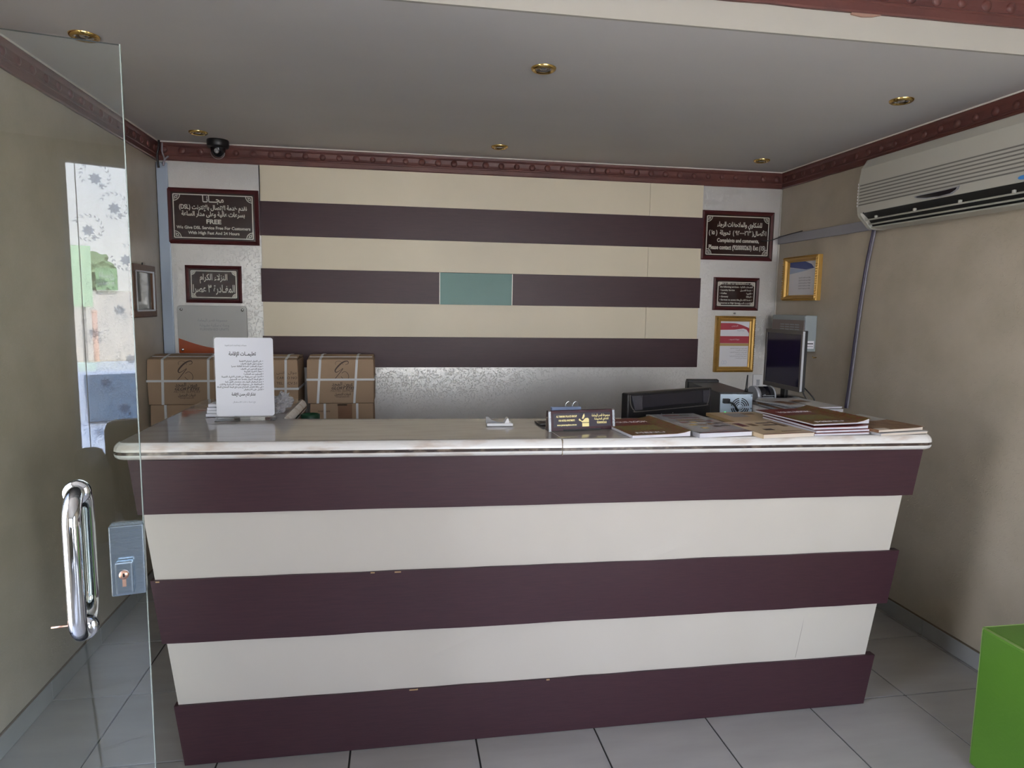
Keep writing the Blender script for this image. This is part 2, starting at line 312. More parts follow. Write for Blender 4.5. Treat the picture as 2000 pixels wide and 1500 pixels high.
# crown mouldings with bosses, and the thin plaster line above them
def crown(name, p0, p1, nrm, z0, hgt=.107, dep=.020):
    """p0,p1 on the wall plane; nrm points into the room"""
    g0 = sgroup(name); p0 = Vector(p0); p1 = Vector(p1); nv = Vector(nrm); L = (p1-p0).length; d = (p1-p0)/L
    prof = [(0, 0), (.010, 0), (.013, .006), (.013, .028), (.016, .031), (.016, .036), (.012, .040), (.010, .055), (.011, .078), (.015, .084), (.018, .090), (dep, .097), (dep, hgt), (0, hgt)]
    rng = random.Random(sum(map(ord, name))); N = int(L/.12)
    vs = []; n = len(prof)
    for k in range(N+1):
        t = L*k/N; wob = rng.uniform(-.0018, .0018)
        for a, h in prof:
            q = p0+d*t+nv*a; vs.append((q.x, q.y, z0+h+(wob if h < .01 else 0)))
    fs = [tuple(range(n))[::-1], tuple(N*n+i for i in range(n))]
    for k in range(N):
        for i in range(n): j = (i+1) % n; fs.append((k*n+i, k*n+j, (k+1)*n+j, (k+1)*n+i))
    MB().add(vs, fs).build('moulding', M['crown'], g0)
    ps = []; y = 0
    bb = MB(); bb.lathe([(.019, 0), (.0185, .004), (.013, .0085), (.0, .010)], n=12)
    b0 = bb.build('boss', M['crown'], g0)
    nb = int(L/.097); q = Vector((0, 0, 1)).rotation_difference(nv)
    for k in range(nb):
        t = (k+.5)*L/nb; o = b0 if k == 0 else b0.copy()
        if k: C.objects.link(o)
        pp = p0+d*t+nv*.009; o.location = (pp.x, pp.y, z0+.060); o.rotation_mode = 'QUATERNION'; o.rotation_quaternion = q
        s_ = rng.uniform(.88, 1.1); o.scale = (s_, s_, rng.uniform(.8, 1.2))
    a, b = p0+nv*.0, p1+nv*(dep+.004)
    x0, x1 = sorted((a.x, b.x)); y0, y1 = sorted((a.y, b.y))
    MB().box(x0, x1, y0, y1, z0+hgt-.0065, z0+hgt+.0005).build('plaster_line', M['plaster'], g0)
ZB = ZC-.107
crown('trim_1', (XL, YB, 0), (XR, YB, 0), (0, -1, 0), ZB)
crown('trim_2', (XL, 2.19, 0), (XL, YB, 0), (1, 0, 0), ZB)
crown('trim_3', (XR, 2.19, 0), (XR, YB, 0), (-1, 0, 0), ZB)
crown('trim_4', (XL, 2.178, 0), (XR, 2.178, 0), (0, -1, 0), 2.578)
# plaster scar on the fascia under the upper crown
tag(MB().prism([(1.50, 2.571), (1.54, 2.566), (1.58, 2.569), (1.61, 2.576), (1.60, 2.580), (1.50, 2.580)], 'y', 2.171, 2.178).build('plaster_chip', mat('chip', (.36, .22, .17), .9)), 'pink-brown chipped plaster patch under the crown moulding of the ceiling drop', 'plaster patch')
# corner conduit (tall, blue grey) and wires at its top
t = thing('corner_conduit', 'tall pale blue-grey plastic conduit running up the left back corner', 'conduit', (XL, YB, 0))
MB().box(.004, .062, -.018, -.001, .0, 2.375, .002).build('cover', M['alu'], t)
MB().box(-.0, .004, -.012, -.001, 0, 2.375).build('side_gap', M['black'], t)
wr = thing('corner_wires', 'short black and white wires poking out of the crown moulding corner', 'wires', (XL+.035, YB-.03, 2.36))
MB().tube(smooth_line([(-.012, -.004, -.02), (-.016, -.006, .05), (-.006, -.006, .09), (-.004, -.004, .132)]), .006, 6).build('black_wire', M['black'], wr)
MB().tube(smooth_line([(.014, -.006, -.01), (.022, -.008, .03), (.012, -.008, .07), (.013, -.004, .12)]), .0045, 6).build('white_wire', M['cablew'], wr)
MB().tube(smooth_line([(.01, -.006, .0), (.03, -.012, .03), (.045, -.008, .045)]), .005, 6).build('white_wire', M['cablew'], wr)
# ================================================================ striped wall panel
wp = thing('striped_wall_panel', 'large wall panel of alternating cream and dark brown horizontal boards behind the desk', 'wall panel', (0, YB, 0))
zz = [2.383, 2.176, 1.978, 1.785, 1.588, 1.383, 1.193]
for i in range(6):
    z1, z0 = zz[i], zz[i+1]
    if i % 2: MB().box(-.803, 1.980, -.034, -.001, z0, z1).build('dark_board', M['dark'], wp, .0012)
    else:
        MB().box(-.796, 1.607, -.030, -.001, z0, z1).build('cream_board', M['cream2'], wp, .001)
        MB().box(1.6085, 1.972, -.030, -.001, z0, z1).build('cream_board', M['cream2'], wp, .001)
MB().tube([(-.8045, -.006, 2.384), (-.8035, -.006, 2.25), (-.806, -.006, 2.18)], .0025, 5).build('edge_crack', M['black'], wp)
t = thing('teal_glass_plaque', 'teal glass rectangle set in the middle dark board of the wall panel', 'plaque', (.485, YB-.034, 1.685))
MB().box(-.229, .229, -.006, 0, -.098, .098, .001).build('glass_plate', M['teal'], t)
MB().box(-.231, -.227, -.0065, 0, -.098, .098).build('edge_strip', M['signs'], t); MB().box(.225, .229, -.0065, 0, -.098, .098).build('edge_strip', M['signs'], t)
# ================================================================ reception counter
ct = thing('reception_counter', 'long reception counter front with dark brown and cream horizontal bands', 'reception desk', (0, 0, 0))
ZS = 1.067
def S(s, z, off=0.):
    t_ = z/ZS
    bl, br, tl, tr = Vector((-.728, 2.305)), Vector((1.856, 2.305)), Vector((-.874, 2.341)), Vector((1.972, 2.238))
    p = (bl*(1-s)+br*s)*(1-t_)+(tl*(1-s)+tr*s)*t_; return Vector((p.x, p.y+off, z))
def band(name, m, z0, z1, off, eL, eR, rng):
    N = 24; vs = []; fs = []
    for k in range(N+1):
        s_ = k/N; wz0 = rng.uniform(-.0012, .0012); wz1 = rng.uniform(-.0012, .0012)
        for z, wz in ((z0, wz0 if z0 > .01 else 0), (z1, wz1)):
            f_ = S(s_, z, off); f_.z += wz
            f_.x += eL*(1-s_)-eR*s_
            vs += [f_, f_+Vector((0, .030-off, 0))]
    for k in range(N):
        a = 4*k; b = a+4
        fs += [(a, b, b+2, a+2), (a+1, a+3, b+3, b+1), (a+2, b+2, b+3, a+3), (a, a+1, b+1, b)]
    fs += [(0, 2, 3, 1), (4*N, 4*N+1, 4*N+3, 4*N+2)]
    return MB().add(vs, fs).build(name, m, ct)
rg = random.Random(5); zb = [.003, .216, .438, .658, .884, 1.066]
for i in range(5):
    if i % 2 == 0: band('dark_board', M['dark'], zb[i], zb[i+1], 0, 0, 0, rg)
    else: band('cream_panel', M['cream'], zb[i]-.002, zb[i+1]+.002, .010, .012, .036, rg)
core = MB(); a, b, c, d = S(0, .004, .0305), S(1, .004, .0305), S(0, 1.065, .0305), S(1, 1.065, .0305)
a.x += .03; b.x -= .06; c.x += .03; d.x -= .06
core.hexa([a, b, Vector((b.x, 2.66, .004)), Vector((a.x, 2.72, .004)), c, d, Vector((d.x, 2.66, 1.065)), Vector((c.x, 2.72, 1.065))])
core.build('carcass', M['cream'], ct)
for x0, x1, y0, y1 in ((-.84, -.49, 2.74, 3.32), (1.735, 1.97, 2.68, 3.56)): MB().box(x0, x1, y0, y1, .004, 1.065).build('side_cabinet', M['cream'], ct)
MB().box(-.488, 1.733, 2.74, 3.66, .72, .75).build('inner_desktop', M['cream'], ct)
for x in (.2, 1.0): MB().box(x, x+.02, 2.8, 3.6, .004, .72).build('support_panel', M['cream'], ct)
# marble top: outline polygons; per edge flag True = bullnosed
def layer_slab(name_p, poly, flags, layers, m, mtop=None):
    """layers: list of (z, offset)"""
    n = len(poly); P = [Vector(p) for p in poly]
    # round flagged convex corners
    pts = []; fl = []
    for i in range(n):
        a, b, c = P[i-1], P[i], P[(i+1) % n]; fa, fb = flags[i-1], flags[i]
        d1 = (a-b).normalized(); d2 = (c-b).normalized()
        if fa and fb:
            r = .03
            for k in range(6):
                t = k/5; q = b+d1*r*(1-t)**2+d2*r*t**2; pts.append(q); fl.append(True)
        else: pts.append(b); fl.append(fb)
    m_ = len(pts); rings = []
    area = sum(pts[i].x*pts[(i+1) % m_].y-pts[(i+1) % m_].x*pts[i].y for i in range(m_)); sg = 1 if area > 0 else -1
    efl = [fl[i] for i in range(m_)]
    def en(i):
        e_ = (pts[(i+1) % m_]-pts[i]).normalized(); return Vector((e_.y, -e_.x))*sg
    offs = []
    for i in range(m_):
        n1, n2 = en(i-1), en(i); f1, f2 = efl[i-1], efl[i]
        if f1 and f2: s_ = (n1+n2); s_ = s_/max(.35, s_.length_squared/2) if s_.length > .01 else n1; s_ = (n1+n2)/(1+n1.dot(n2))
        elif f1: s_ = n1
        elif f2: s_ = n2
        else: s_ = Vector((0, 0))
        offs.append(s_)
    vs = []; fs = []
    for z, o in layers: vs += [(p.x+q.x*o, p.y+q.y*o, z) for p, q in zip(pts, offs)]
    for j in range(len(layers)-1):
        for i in range(m_): k = (i+1) % m_; fs.append((j*m_+i, j*m_+k, (j+1)*m_+k, (j+1)*m_+i))
    fs += [tuple(range(m_))[::-1], tuple((len(layers)-1)*m_+i for i in range(m_))]
    mb = MB(); mb.add(vs, fs); o = mb.build(name_p, m, None)
    if mtop:
        o.data.materials.append(mtop)
        for p in o.data.polygons:
            if p.normal.z > .9: p.material_index = 1
    return o
tp = thing('marble_countertop', 'polished pale marble countertop with a dark inlaid line along its rounded edge', 'countertop', (0, 0, 0))
PL = [(-.897, 2.352), (.5645, 2.288), (.540, 2.700), (-.463, 2.775), (-.463, 3.350), (-.895, 3.370)]; FLL = [True, False, True, True, True, True]
PR = [(.5670, 2.286), (1.985, 2.240), (2.030, 3.590), (1.715, 3.600), (1.715, 2.660), (.5425, 2.700)]; FRR = [True, True, True, True, True, False]
def prof_top(z0, z1): return [(z0+(z1-z0)*t/6, .028*math.sqrt(max(0, 1-(((z0+(z1-z0)*t/6)-1.096)/.029)**2))) for t in range(7)]
for P_, Fg in ((PL, FLL), (PR, FRR)):
    up = [(1.0955, .028)]+[(1.096+.029*math.sin(a), .028*math.cos(a)) for a in (.25, .5, .75, 1.0, 1.25, 1.45)]+[(1.125, 0.0)]
    lo = [(1.067, 0.0)]+[(1.085-.018*math.sin(a), .008+.020*math.cos(a)) for a in (1.3, 1.0, .7, .4, .1)]+[(1.085, .028)]
    mi = [(1.085, .0272), (1.0955, .0272)]
    layer_slab('slab', P_, Fg, up, M['marble_edge_lit'], M['marble']).parent = tp
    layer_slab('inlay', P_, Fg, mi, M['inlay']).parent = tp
    layer_slab('lower_slab', P_, Fg, lo, M['marble_edge_lit']).parent = tp
gj = MB().box(.5646, .5669, 2.262, 2.70, 1.068, 1.1235).build('joint_filler', mat('filler', (.26, .21, .15), .8), tp)
ZT = 1.1252
# entrance frame on the left wall where the glass door hangs
w2 = sgroup('door_frame', (XL-.06, 0, 0)); b = MB()
for y in (.50, 1.34): b.box(-.03, .03, y, y+.04, 0, 2.41)
b.box(-.03, .03, .50, 1.38, 2.41, 2.45); b.build('frame', M['alu'], w2)
# ================================================================ open glass door
DA = math.radians(12.6)
dr = bpy.data.objects.new('door_1', None); dr['kind'] = 'structure'; C.objects.link(dr); dr.location = (-.5515-.86*math.cos(DA), 1.551-.86*math.sin(DA), 0); dr.rotation_euler = (0, 0, DA)
dr['label'] = ('frameless clear glass door standing open, with a chrome pull handle and lock')
gd = MB().box(.003, .858, -.0038, .0038, .012, 2.0985).build('glass_pane', M['pane'], dr)
gd.data.materials.append(M['paneedge'])
for p in gd.data.polygons:
    if abs(p.normal.y) < .5: p.material_index = 1
MB().box(.8580, .8600, -.0040, .0040, .012, 2.099).build('glass_edge', M['paneedge'], dr)
MB().box(0, .16, -.014, .014, .0, .09, .002).build('bottom_hinge', M['satin'], dr); MB().box(0, .16, -.014, .014, 2.03, 2.115, .002).build('top_hinge', M['satin'], dr)
def dpull(y_s):
    b = MB(); z0, z1, o = .878, 1.185, .068*y_s
    pts = []
    for k in range(8): a = PI/2*k/7; pts.append((0, o*math.sin(a), z0+.055-.055*math.cos(a)-.0))
    for k in range(8): a = PI/2*k/7; pts.append((0, o*math.cos(a), z1-.055+.055*math.sin(a)))
    b.tube(pts, .0172, 18); return b
hd = bpy.data.objects.new('pull_handle', None); C.objects.link(hd); hd.parent = dr; hd.location = (.738, 0, 0)
dpull(-1).build('front_bar', M['chrome'], hd); dpull(1).build('rear_bar', M['chrome'], hd)
b = MB()
for z in (.883, 1.182):
    b.lathe([(0, -.012), (.024, -.012), (.026, -.006), (.026, -.0052)], (0, 0, z), 'y'); b.lathe([(.026, .0052), (.026, .006), (.024, .012), (0, .012)], (0, 0, z), 'y')
b.build('mounting_rosette', M['chrome'], hd)
MB().tube([(-.012, -.05, .912), (-.050, -.05, .913)], .0025, 8).build('threaded_pin', M['copper'], hd)
lk = bpy.data.objects.new('lock', None); C.objects.link(lk); lk.parent = dr; lk.location = (.8565, 0, .018)
MB().box(-.063, .003, -.016, .016, .930, 1.086, .0025).build('lock_case', M['satin'], lk)
MB().box(-.052, -.018, -.034, -.0165, .938, 1.012, .004).build('cylinder_block', M['satin'], lk)
MB().lathe([(0, -.0372), (.0095, -.0372), (.0095, -.034)], (-.035, 0, .984), 'y').build('key_cylinder', M['copper'], lk)
MB().box(-.0385, -.0315, -.0365, -.033, .958, .978).build('cylinder_tail', M['copper'], lk)
MB().box(-.037, -.033, -.0385, -.037, .980, .988).build('keyhole', M['black'], lk)
MB().box(.505, .545, -.0062, -.0055, 1.205, 1.214).build('clear_sticker', M['frost'], dr)
# ================================================================ ceiling spotlights
def spot():
    t = thing('ceiling_spotlight', 'x', 'spotlight')
    MB().lathe([(.031, -.006), (.035, -.0105), (.041, -.011), (.047, -.007), (.049, -.001), (.049, 0)], n=28).build('brass_ring', M['brass'], t)
    MB().lathe([(.0325, -.005), (.030, -.0015), (.024, -.001), (.018, -.0005)], n=24).build('inner_collar', M['chrome'], t)
    MB().lathe([(.0, -.0085), (.010, -.0075), (.0165, -.004), (.018, -.0005)], n=20).build('bulb', M['chrome'], t)
    return t
SP = [(-1.066, 2.675, 'recessed brass ceiling spotlight near the left wall, just above the glass door'), (.555, 2.662, 'recessed brass ceiling spotlight at the middle of the front row, below the ceiling drop'),
      (2.15, 2.728, 'recessed brass ceiling spotlight above the air conditioner'), (-1.061, 4.019, 'recessed brass ceiling spotlight beside the black dome camera'),
      (.58, 3.975, 'recessed brass ceiling spotlight at the middle of the back row, above the striped panel'), (2.202, 3.966, 'recessed brass ceiling spotlight in the right back corner of the ceiling')]
s0 = spot()
for i, (x, y, lb) in enumerate(SP):
    o = s0 if i == 0 else dup(s0)
    o.location = (x, y, ZC); o['label'] = lb; o['group'] = 'recessed ceiling spotlights'
# dome camera
t = thing('dome_camera', 'black dome security camera hanging from the ceiling in the left back corner', 'security camera', (-1.003, 4.19, ZC))
MB().lathe([(0, 0), (.057, 0), (.059, -.006), (.058, -.034), (.053, -.042), (.04, -.045)], n=32).build('housing', M['black'], t)
MB().lathe([(.040+.003*math.cos(0), -.042)]+[(.041*math.cos(a), -.045-.050*math.sin(a)) for a in [k*PI/16 for k in range(8)]]+[(0, -.095)], n=28).build('dome', M['blackg'], t)
MB().lathe([(0, -.036), (.012, -.036), (.013, -.030), (.013, -.02)], (0, -.006, -.066), 'y', 16).build('lens', M['greyp'], t)
b = MB(); b.tube([(.037*math.cos(a), .037*math.sin(a)*.2-.012, -.07-.034*math.sin(a)) for a in [PI*k/16 for k in range(17)]], .0018, 6); b.build('trim_ring', M['greyp'], t)
# ================================================================ wall signs
def sign(name, label, x0, x1, z0, z1, fw=.024, body=None, border=True):
    cx, cz = (x0+x1)/2, (z0+z1)/2; W, Hh = (x1-x0)/2, (z1-z0)/2
    t = thing(name, label, 'sign', (cx, YB-.001, cz))
    b = MB()
    for pr in (((-W, -Hh), (W, -Hh), (W-fw, -Hh+fw), (-W+fw, -Hh+fw)), ((W, -Hh), (W, Hh), (W-fw, Hh-fw), (W-fw, -Hh+fw)),
               ((W, Hh), (-W, Hh), (-W+fw, Hh-fw), (W-fw, Hh-fw)), ((-W, Hh), (-W, -Hh), (-W+fw, -Hh+fw), (-W+fw, Hh-fw))):
        (a, b_, c, d) = pr
        mid1 = ((a[0]*.55+d[0]*.45), (a[1]*.55+d[1]*.45)); mid2 = ((b_[0]*.55+c[0]*.45), (b_[1]*.55+c[1]*.45))
        vs = [(a[0], 0, a[1]), (b_[0], 0, b_[1]), (b_[0], -.012, b_[1]), (a[0], -.012, a[1]), (mid1[0], -.019, mid1[1]), (mid2[0], -.019, mid2[1]), (d[0], -.011, d[1]), (c[0], -.011, c[1]), (d[0], -.004, d[1]), (c[0], -.004, c[1])]
        b.add(vs, [(0, 1, 2, 3), (3, 2, 5, 4), (4, 5, 7, 6), (6, 7, 9, 8)])
    b.build('frame', M['signwood'], t)
    pl = MB().box(-W+fw, W-fw, -.008, -.003, -Hh+fw, Hh-fw).build('plate', body or M['signb'], t)
    if border:
        b = MB(); i = fw+.012; k = .032 if W > .2 else .02; th = .0055; A, B = W-i, Hh-i
        outl = [(-A+k, -B), (A-k, -B), (A-k*.45, -B+k*.25), (A-k*.25, -B+k*.45), (A, -B+k), (A, B-k), (A-k*.25, B-k*.45), (A-k*.45, B-k*.25), (A-k, B), (-A+k, B), (-A+k*.45, B-k*.25), (-A+k*.25, B-k*.45), (-A, B-k), (-A, -B+k), (-A+k*.25, -B+k*.45), (-A+k*.45, -B+k*.25), (-A+k, -B)]
        for x, z in ((A, 0), (-A, 0)): b.box(x-th/2, x+th/2, -.0088, -.008, -B, B)
        for z in (B, -B): b.box(-A, A, -.0088, -.008, z-th/2, z+th/2)
        for sx_ in (-1, 1):
            for sz in (-1, 1):
                px, pz = sx_*A, sz*B
                b.ribbon([(px-sx_*k*1.15*math.cos(q), pz-sz*k*1.15*math.sin(q)) for q in [PI/2*j/8 for j in range(9)]], .004, -.0089)
                b.ribbon([(px-sx_*k*.5+k*.2*math.cos(q), pz-sz*k*.5+k*.2*math.sin(q)) for q in [2*PI*j/10 for j in range(11)]], .0035, -.0089)
                b.ribbon([(px-sx_*k*.9, pz-sz*k*.25), (px-sx_*k*.3, pz-sz*k*.3), (px-sx_*k*.25, pz-sz*k*.9)], .003, -.0089)
        b.build('ornamental_border', M['signs'], t)
    return t
Y_ = -.0092
t = sign('information_sign', 'wide brown framed sign reading FREE, hung highest left of the striped panel', -1.319, -.810, 1.918, 2.237)
text(ar('مجـــانـا'), .052, 0, .098, M['signs'], t, Y_, bold=.0012, fit=.118)
text('(DSL) '+ar('نقدم خدمة الإتصال بالإنترنت'), .036, 0, .052, M['signs'], t, Y_, bold=.0009, fit=.375)
text(ar('بسرعات عالية وعلى مدار الساعة'), .036, 0, .014, M['signs'], t, Y_, bold=.0009, fit=.35)
text('FREE', .035, 0, -.030, M['signs'], t, Y_, bold=.0012, fit=.083)
text('We Give DSL Service Free For Customers', .024, 0, -.065, M['signs'], t, Y_, bold=.0006, fit=.41)
text('With High Fast And 24 Hours', .024, 0, -.095, M['signs'], t, Y_, bold=.0006, fit=.285)
t = sign('checkout_sign', 'small brown framed Arabic sign between the FREE sign and the acrylic plate', -1.233, -.918, 1.576, 1.795, .02)
text(ar('النزلاء الكرام'), .050, 0, .040, M['signs'], t, Y_, bold=.0008, fit=.155)
text(ar('عصراً'.replace('ً', ''))+' ٣ '+ar('المغـادرة'), .062, 0, -.028, M['signs'], t, Y_, bold=.0009, fit=.235)
t = sign('complaints_sign', 'wide brown framed sign about complaints and comments, right of the striped panel', 1.981, 2.493, 1.909, 2.230)
text(ar('للشكاوي والملاحظات الرجاء'), .042, .012, .072, M['signs'], t, Y_, bold=.0009, fit=.32)
text('( ١٥ )  '+ar('تحويلة')+'  ( ٩٢٠٠٠٠٢٦٣ )'+ar('الأتصال'), .040, .0, .018, M['signs'], t, Y_, bold=.0009, fit=.41)
text('Complaints and comments,', .034, .005, -.032, M['signs'], t, Y_, bold=.0008, fit=.30)
text('Please contact (920000263) Ext (15)', .040, 0, -.078, M['signs'], t, Y_, bold=.0010, fit=.405)
t = sign('services_sign', 'small brown framed sign listing services, just above the gold frame with the red certificate', 2.084, 2.411, 1.576, 1.795, .02)
for q, (l1, r1) in enumerate((('Able to offer our customers', ar('نوفر خدماتنا لعملائنا')), ('the following services:-', ar('الخدمات التالية')), ('• Laundry Service', ar('خدمة الغسيل')+' •'), ('• Coffee', ar('القهوة')+' •'), ('• Grocery', ar('البقالة')+' •'), ('• Services to access the', ar('خدمة الاتصال')+' •'), ('  Internet at High Speed', ar('بالإنترنت السريع')))):
    z = .068-q*.0215
    text(l1, .0150, -.118, z, M['signs'], t, Y_, 'LEFT', .0003); text(r1, .0150, .118, z, M['signs'], t, Y_, 'RIGHT', .0003)
# acrylic plate with orange swoosh and four screws
t = thing('acrylic_plate', 'pale acrylic plate with an orange swoosh and chrome screws above the cartons', 'sign', (-1.090, YB-.001, 1.416))
def rrect(w_, h_, r, n=5):
    p = []
    for cx, cz, a0 in ((w_-r, h_-r, 0), (-w_+r, h_-r, PI/2), (-w_+r, -h_+r, PI), (w_-r, -h_+r, 1.5*PI)):
        for k in range(n+1): a = a0+PI/2*k/n; p.append((cx+r*math.cos(a), cz+r*math.sin(a)))
    return p
MB().prism(rrect(.194, .142, .018), 'y', -.014, -.008).build('plate', M['acry'], t)
MB().prism(rrect(.1955, .1435, .019), 'y', -.0125, -.0095).build('dark_rim', M['greyp'], t)
sw = [(-.192, -.139), (-.192, -.050)]+[(-.192+.384*k/12, -.050-.062*math.sin(min(1, k/8)*PI/2)+(.03*max(0, k/12-.6))) for k in range(1, 13)]+[(.19, -.139)]
MB().prism(sw, 'y', -.0148, -.0142).build('orange_swoosh', M['orange'], t)
for x in (-.172, .172):
    for z in (.120, -.118): MB().lathe([(0, -.022), (.007, -.0205), (.0095, -.017), (.0095, -.0138)], (x, 0, z), 'y', 14).build('screw', M['chrome'], t)
text(ar('مجموعة قصر اليمامة'), .022, .0, .057, M['inkg'], t, -.0146, fit=.165); text(ar('وحدات سكنية مفروشة'), .024, .01, .028, M['inkg'], t, -.0146, fit=.165); text('FURNISHED UNITS', .021, .01, .003, M['inkg'], t, -.0146, fit=.160)
# ================================================================ gilt frames
def gilt(name, label, loc, rz, W, Hh, fw, kind, mm=None, dp=.03):
    t = thing(name, label, 'picture frame', loc, rz); m_ = mm or M['gold']
    b = MB(); pf = [(0, 0), (0, -dp*.7), (.10, -dp*.85), (.22, -dp*.7), (.34, -dp), (.62, -dp*.86), (.80, -dp*.55), (1.0, -dp*.45), (1.0, -.004)]
    cs = [(-W, -Hh, 1, 1), (W, -Hh, -1, 1), (W, Hh, -1, -1), (-W, Hh, 1, -1)]
    for i in range(4):
        a, c = cs[i], cs[(i+1) % 4]; vs = []
        for u, y in pf: vs += [(a[0]+a[2]*fw*u, y, a[1]+a[3]*fw*u), (c[0]+c[2]*fw*u, y, c[1]+c[3]*fw*u)]
        b.add(vs, [(2*k, 2*k+1, 2*k+3, 2*k+2) for k in range(len(pf)-1)])
    b.build('moulding', m_, t)
    b = MB(); rb = fw*.20; st = rb*2.1
    for (xa, za), (xb, zb_) in (((-W+fw*.16, -Hh+fw*.16), (W-fw*.16, -Hh+fw*.16)), ((W-fw*.16, -Hh+fw*.16), (W-fw*.16, Hh-fw*.16)), ((W-fw*.16, Hh-fw*.16), (-W+fw*.16, Hh-fw*.16)), ((-W+fw*.16, Hh-fw*.16), (-W+fw*.16, -Hh+fw*.16))):
        L = math.hypot(xb-xa, zb_-za); n = int(L/st)
        for k in range(n):
            u = (k+.5)/n; cx, cz = xa+(xb-xa)*u, za+(zb_-za)*u; hx = abs(xb-xa) > abs(zb_-za)
            dx, dz = (st*.5, rb*.8) if hx else (rb*.8, st*.5)
            b.add([(cx-dx, -dp*.80, cz-dz*.4), (cx+dx, -dp*.80, cz+dz*.4), (cx+dx*.2, -dp*.80, cz+dz), (cx-dx*.2, -dp*.80, cz-dz), (cx, -dp*1.22, cz)], [(3, 1, 4), (1, 2, 4), (2, 0, 4), (0, 3, 4)])
    o = b.build('rope_beading', m_, t); o['kind'] = 'stuff'
    w_, h_ = W-fw, Hh-fw; y = -.0062
    MB().box(-w_, w_, -.006, -.003, -h_, h_).build('sheet', M['paper'] if kind != 'photo' else M['galv'], t)
    return t, w_, h_
red = mat('print_red', (.42, .045, .07), .5); bluep = mat('print_blue', (.06, .09, .30), .5); lb_ = mat('print_pale_blue', (.45, .55, .75), .5); och = mat('print_ochre', (.55, .40, .16), .5)
t, w_, h_ = gilt('gilt_frame', 'gold rope-edged frame holding a red and white certificate on the back wall', (2.252, YB-.001, 1.348), 0, .142, .190, .036, 'red')
MB().prism([(-w_, h_-.012), (-.01, h_-.012)]+[(-.01+(w_+.01)*k/6, h_-.012-.034*(k/6)**1.6) for k in range(1, 7)]+[(w_, h_-.080), (w_*.82, h_-.055), (w_*.6, h_-.048), (0, h_-.056), (-w_, h_-.058)], 'y', -.0068, -.0061).build('red_ribbon', red, t)
MB().box(-w_, w_, -.0068, -.0061, .006, .054).build('red_bar', red, t); MB().box(-w_, w_, -.0067, -.0061, -.012, .005).build('ochre_bar', och, t)
text(ar('الترخيص'), .013, 0, h_-.030, M['paper'], t, -.0071); text(ar('وزارة السياحة'), .010, .045, h_-.062, M['inkg'], t, -.0068); text(ar('شهادة تصنيف'), .013, .0, .032, M['paper'], t, -.0071)
for q in range(6): text(ar('تشهد الوزارة بان المنشاة المذكورة' if q % 2 == 0 else 'مصنفة ضمن الوحدات'), .0095, w_-.008, -.028-q*.0135, M['inkg'], t, -.0068, 'RIGHT')
b = MB()
for cx in (-.075, -.058): b.ribbon([(cx+.009*math.cos(a), -.125+.012*math.sin(a)) for a in [2*PI*j/12 for j in range(13)]], .0015, -.0068)
b.build('round_stamp', lb_, t)
tag(MB().lathe([(0, -.018), (.006, -.018), (.007, -.014), (.003, -.012), (.003, 0)], (2.243, YB-.001, 1.556), 'y', 12).build('wall_screw', M['greyp']), 'small screw in the back wall just above the gold certificate frame', 'screw')
t, w_, h_ = gilt('gilt_frame', 'gold rope-edged frame holding a blue and white certificate on the right wall', (XR-.001, 3.985, 1.785), -PI/2, .186, .140, .034, 'blue', dp=.038)
MB().prism([(-w_, h_), (-w_, h_-.03), (w_*.2, h_-.052), (w_*.75, h_-.045), (w_*.55, h_-.02), (w_*.1, h_)], 'y', -.0068, -.0061).build('blue_swoosh', bluep, t)
MB().prism([(-w_, h_-.032), (-w_, h_-.075), (w_*.2, h_-.058), (w_*.7, h_-.047), (w_*.2, h_-.054)], 'y', -.0067, -.0060).build('pale_swoosh', lb_, t)
for q in range(5): text(ar('شهادة تصنيف الوحدات السكنية'), .010, .02, .005-q*.017, M['inkg'], t, -.0068)
wood2 = mat('brown_frame', (.12, .05, .02), .5, 0, .5, 0, (50, .3, 0, ONE, .003))
t = thing('wall_picture', 'brown wooden frame with glazed print on the left wall, seen beside the glass door', 'picture frame', (XL+.001, 3.965, 1.635), PI/2)
W, Hh, fw = .165, .140, .040; b = MB()
for x0, x1, z0, z1 in ((-W, W, Hh-fw, Hh), (-W, W, -Hh, -Hh+fw), (-W, -W+fw, -Hh+fw, Hh-fw), (W-fw, W, -Hh+fw, Hh-fw)): b.box(x0, x1, -.024, 0, z0, z1)
b.build('frame', wood2, t, .004)
b = MB()
for x0, x1, z0, z1 in ((-W+fw-.008, W-fw+.008, Hh-fw, Hh-fw+.008), (-W+fw-.008, W-fw+.008, -Hh+fw-.008, -Hh+fw), (-W+fw-.008, -W+fw, -Hh+fw, Hh-fw), (W-fw, W-fw+.008, -Hh+fw, Hh-fw)): b.box(x0, x1, -.027, -.02, z0, z1)
b.build('inner_slip', M['silverp'], t)
MB().box(-W+fw, W-fw, -.008, -.003, -Hh+fw, Hh-fw).build('print', mat('print_grey', (.25, .27, .27), .06), t)
MB().tube([(.0, -.012, Hh), (.004, -.012, Hh+.012)], .003, 6).build('hanger', M['black'], t)
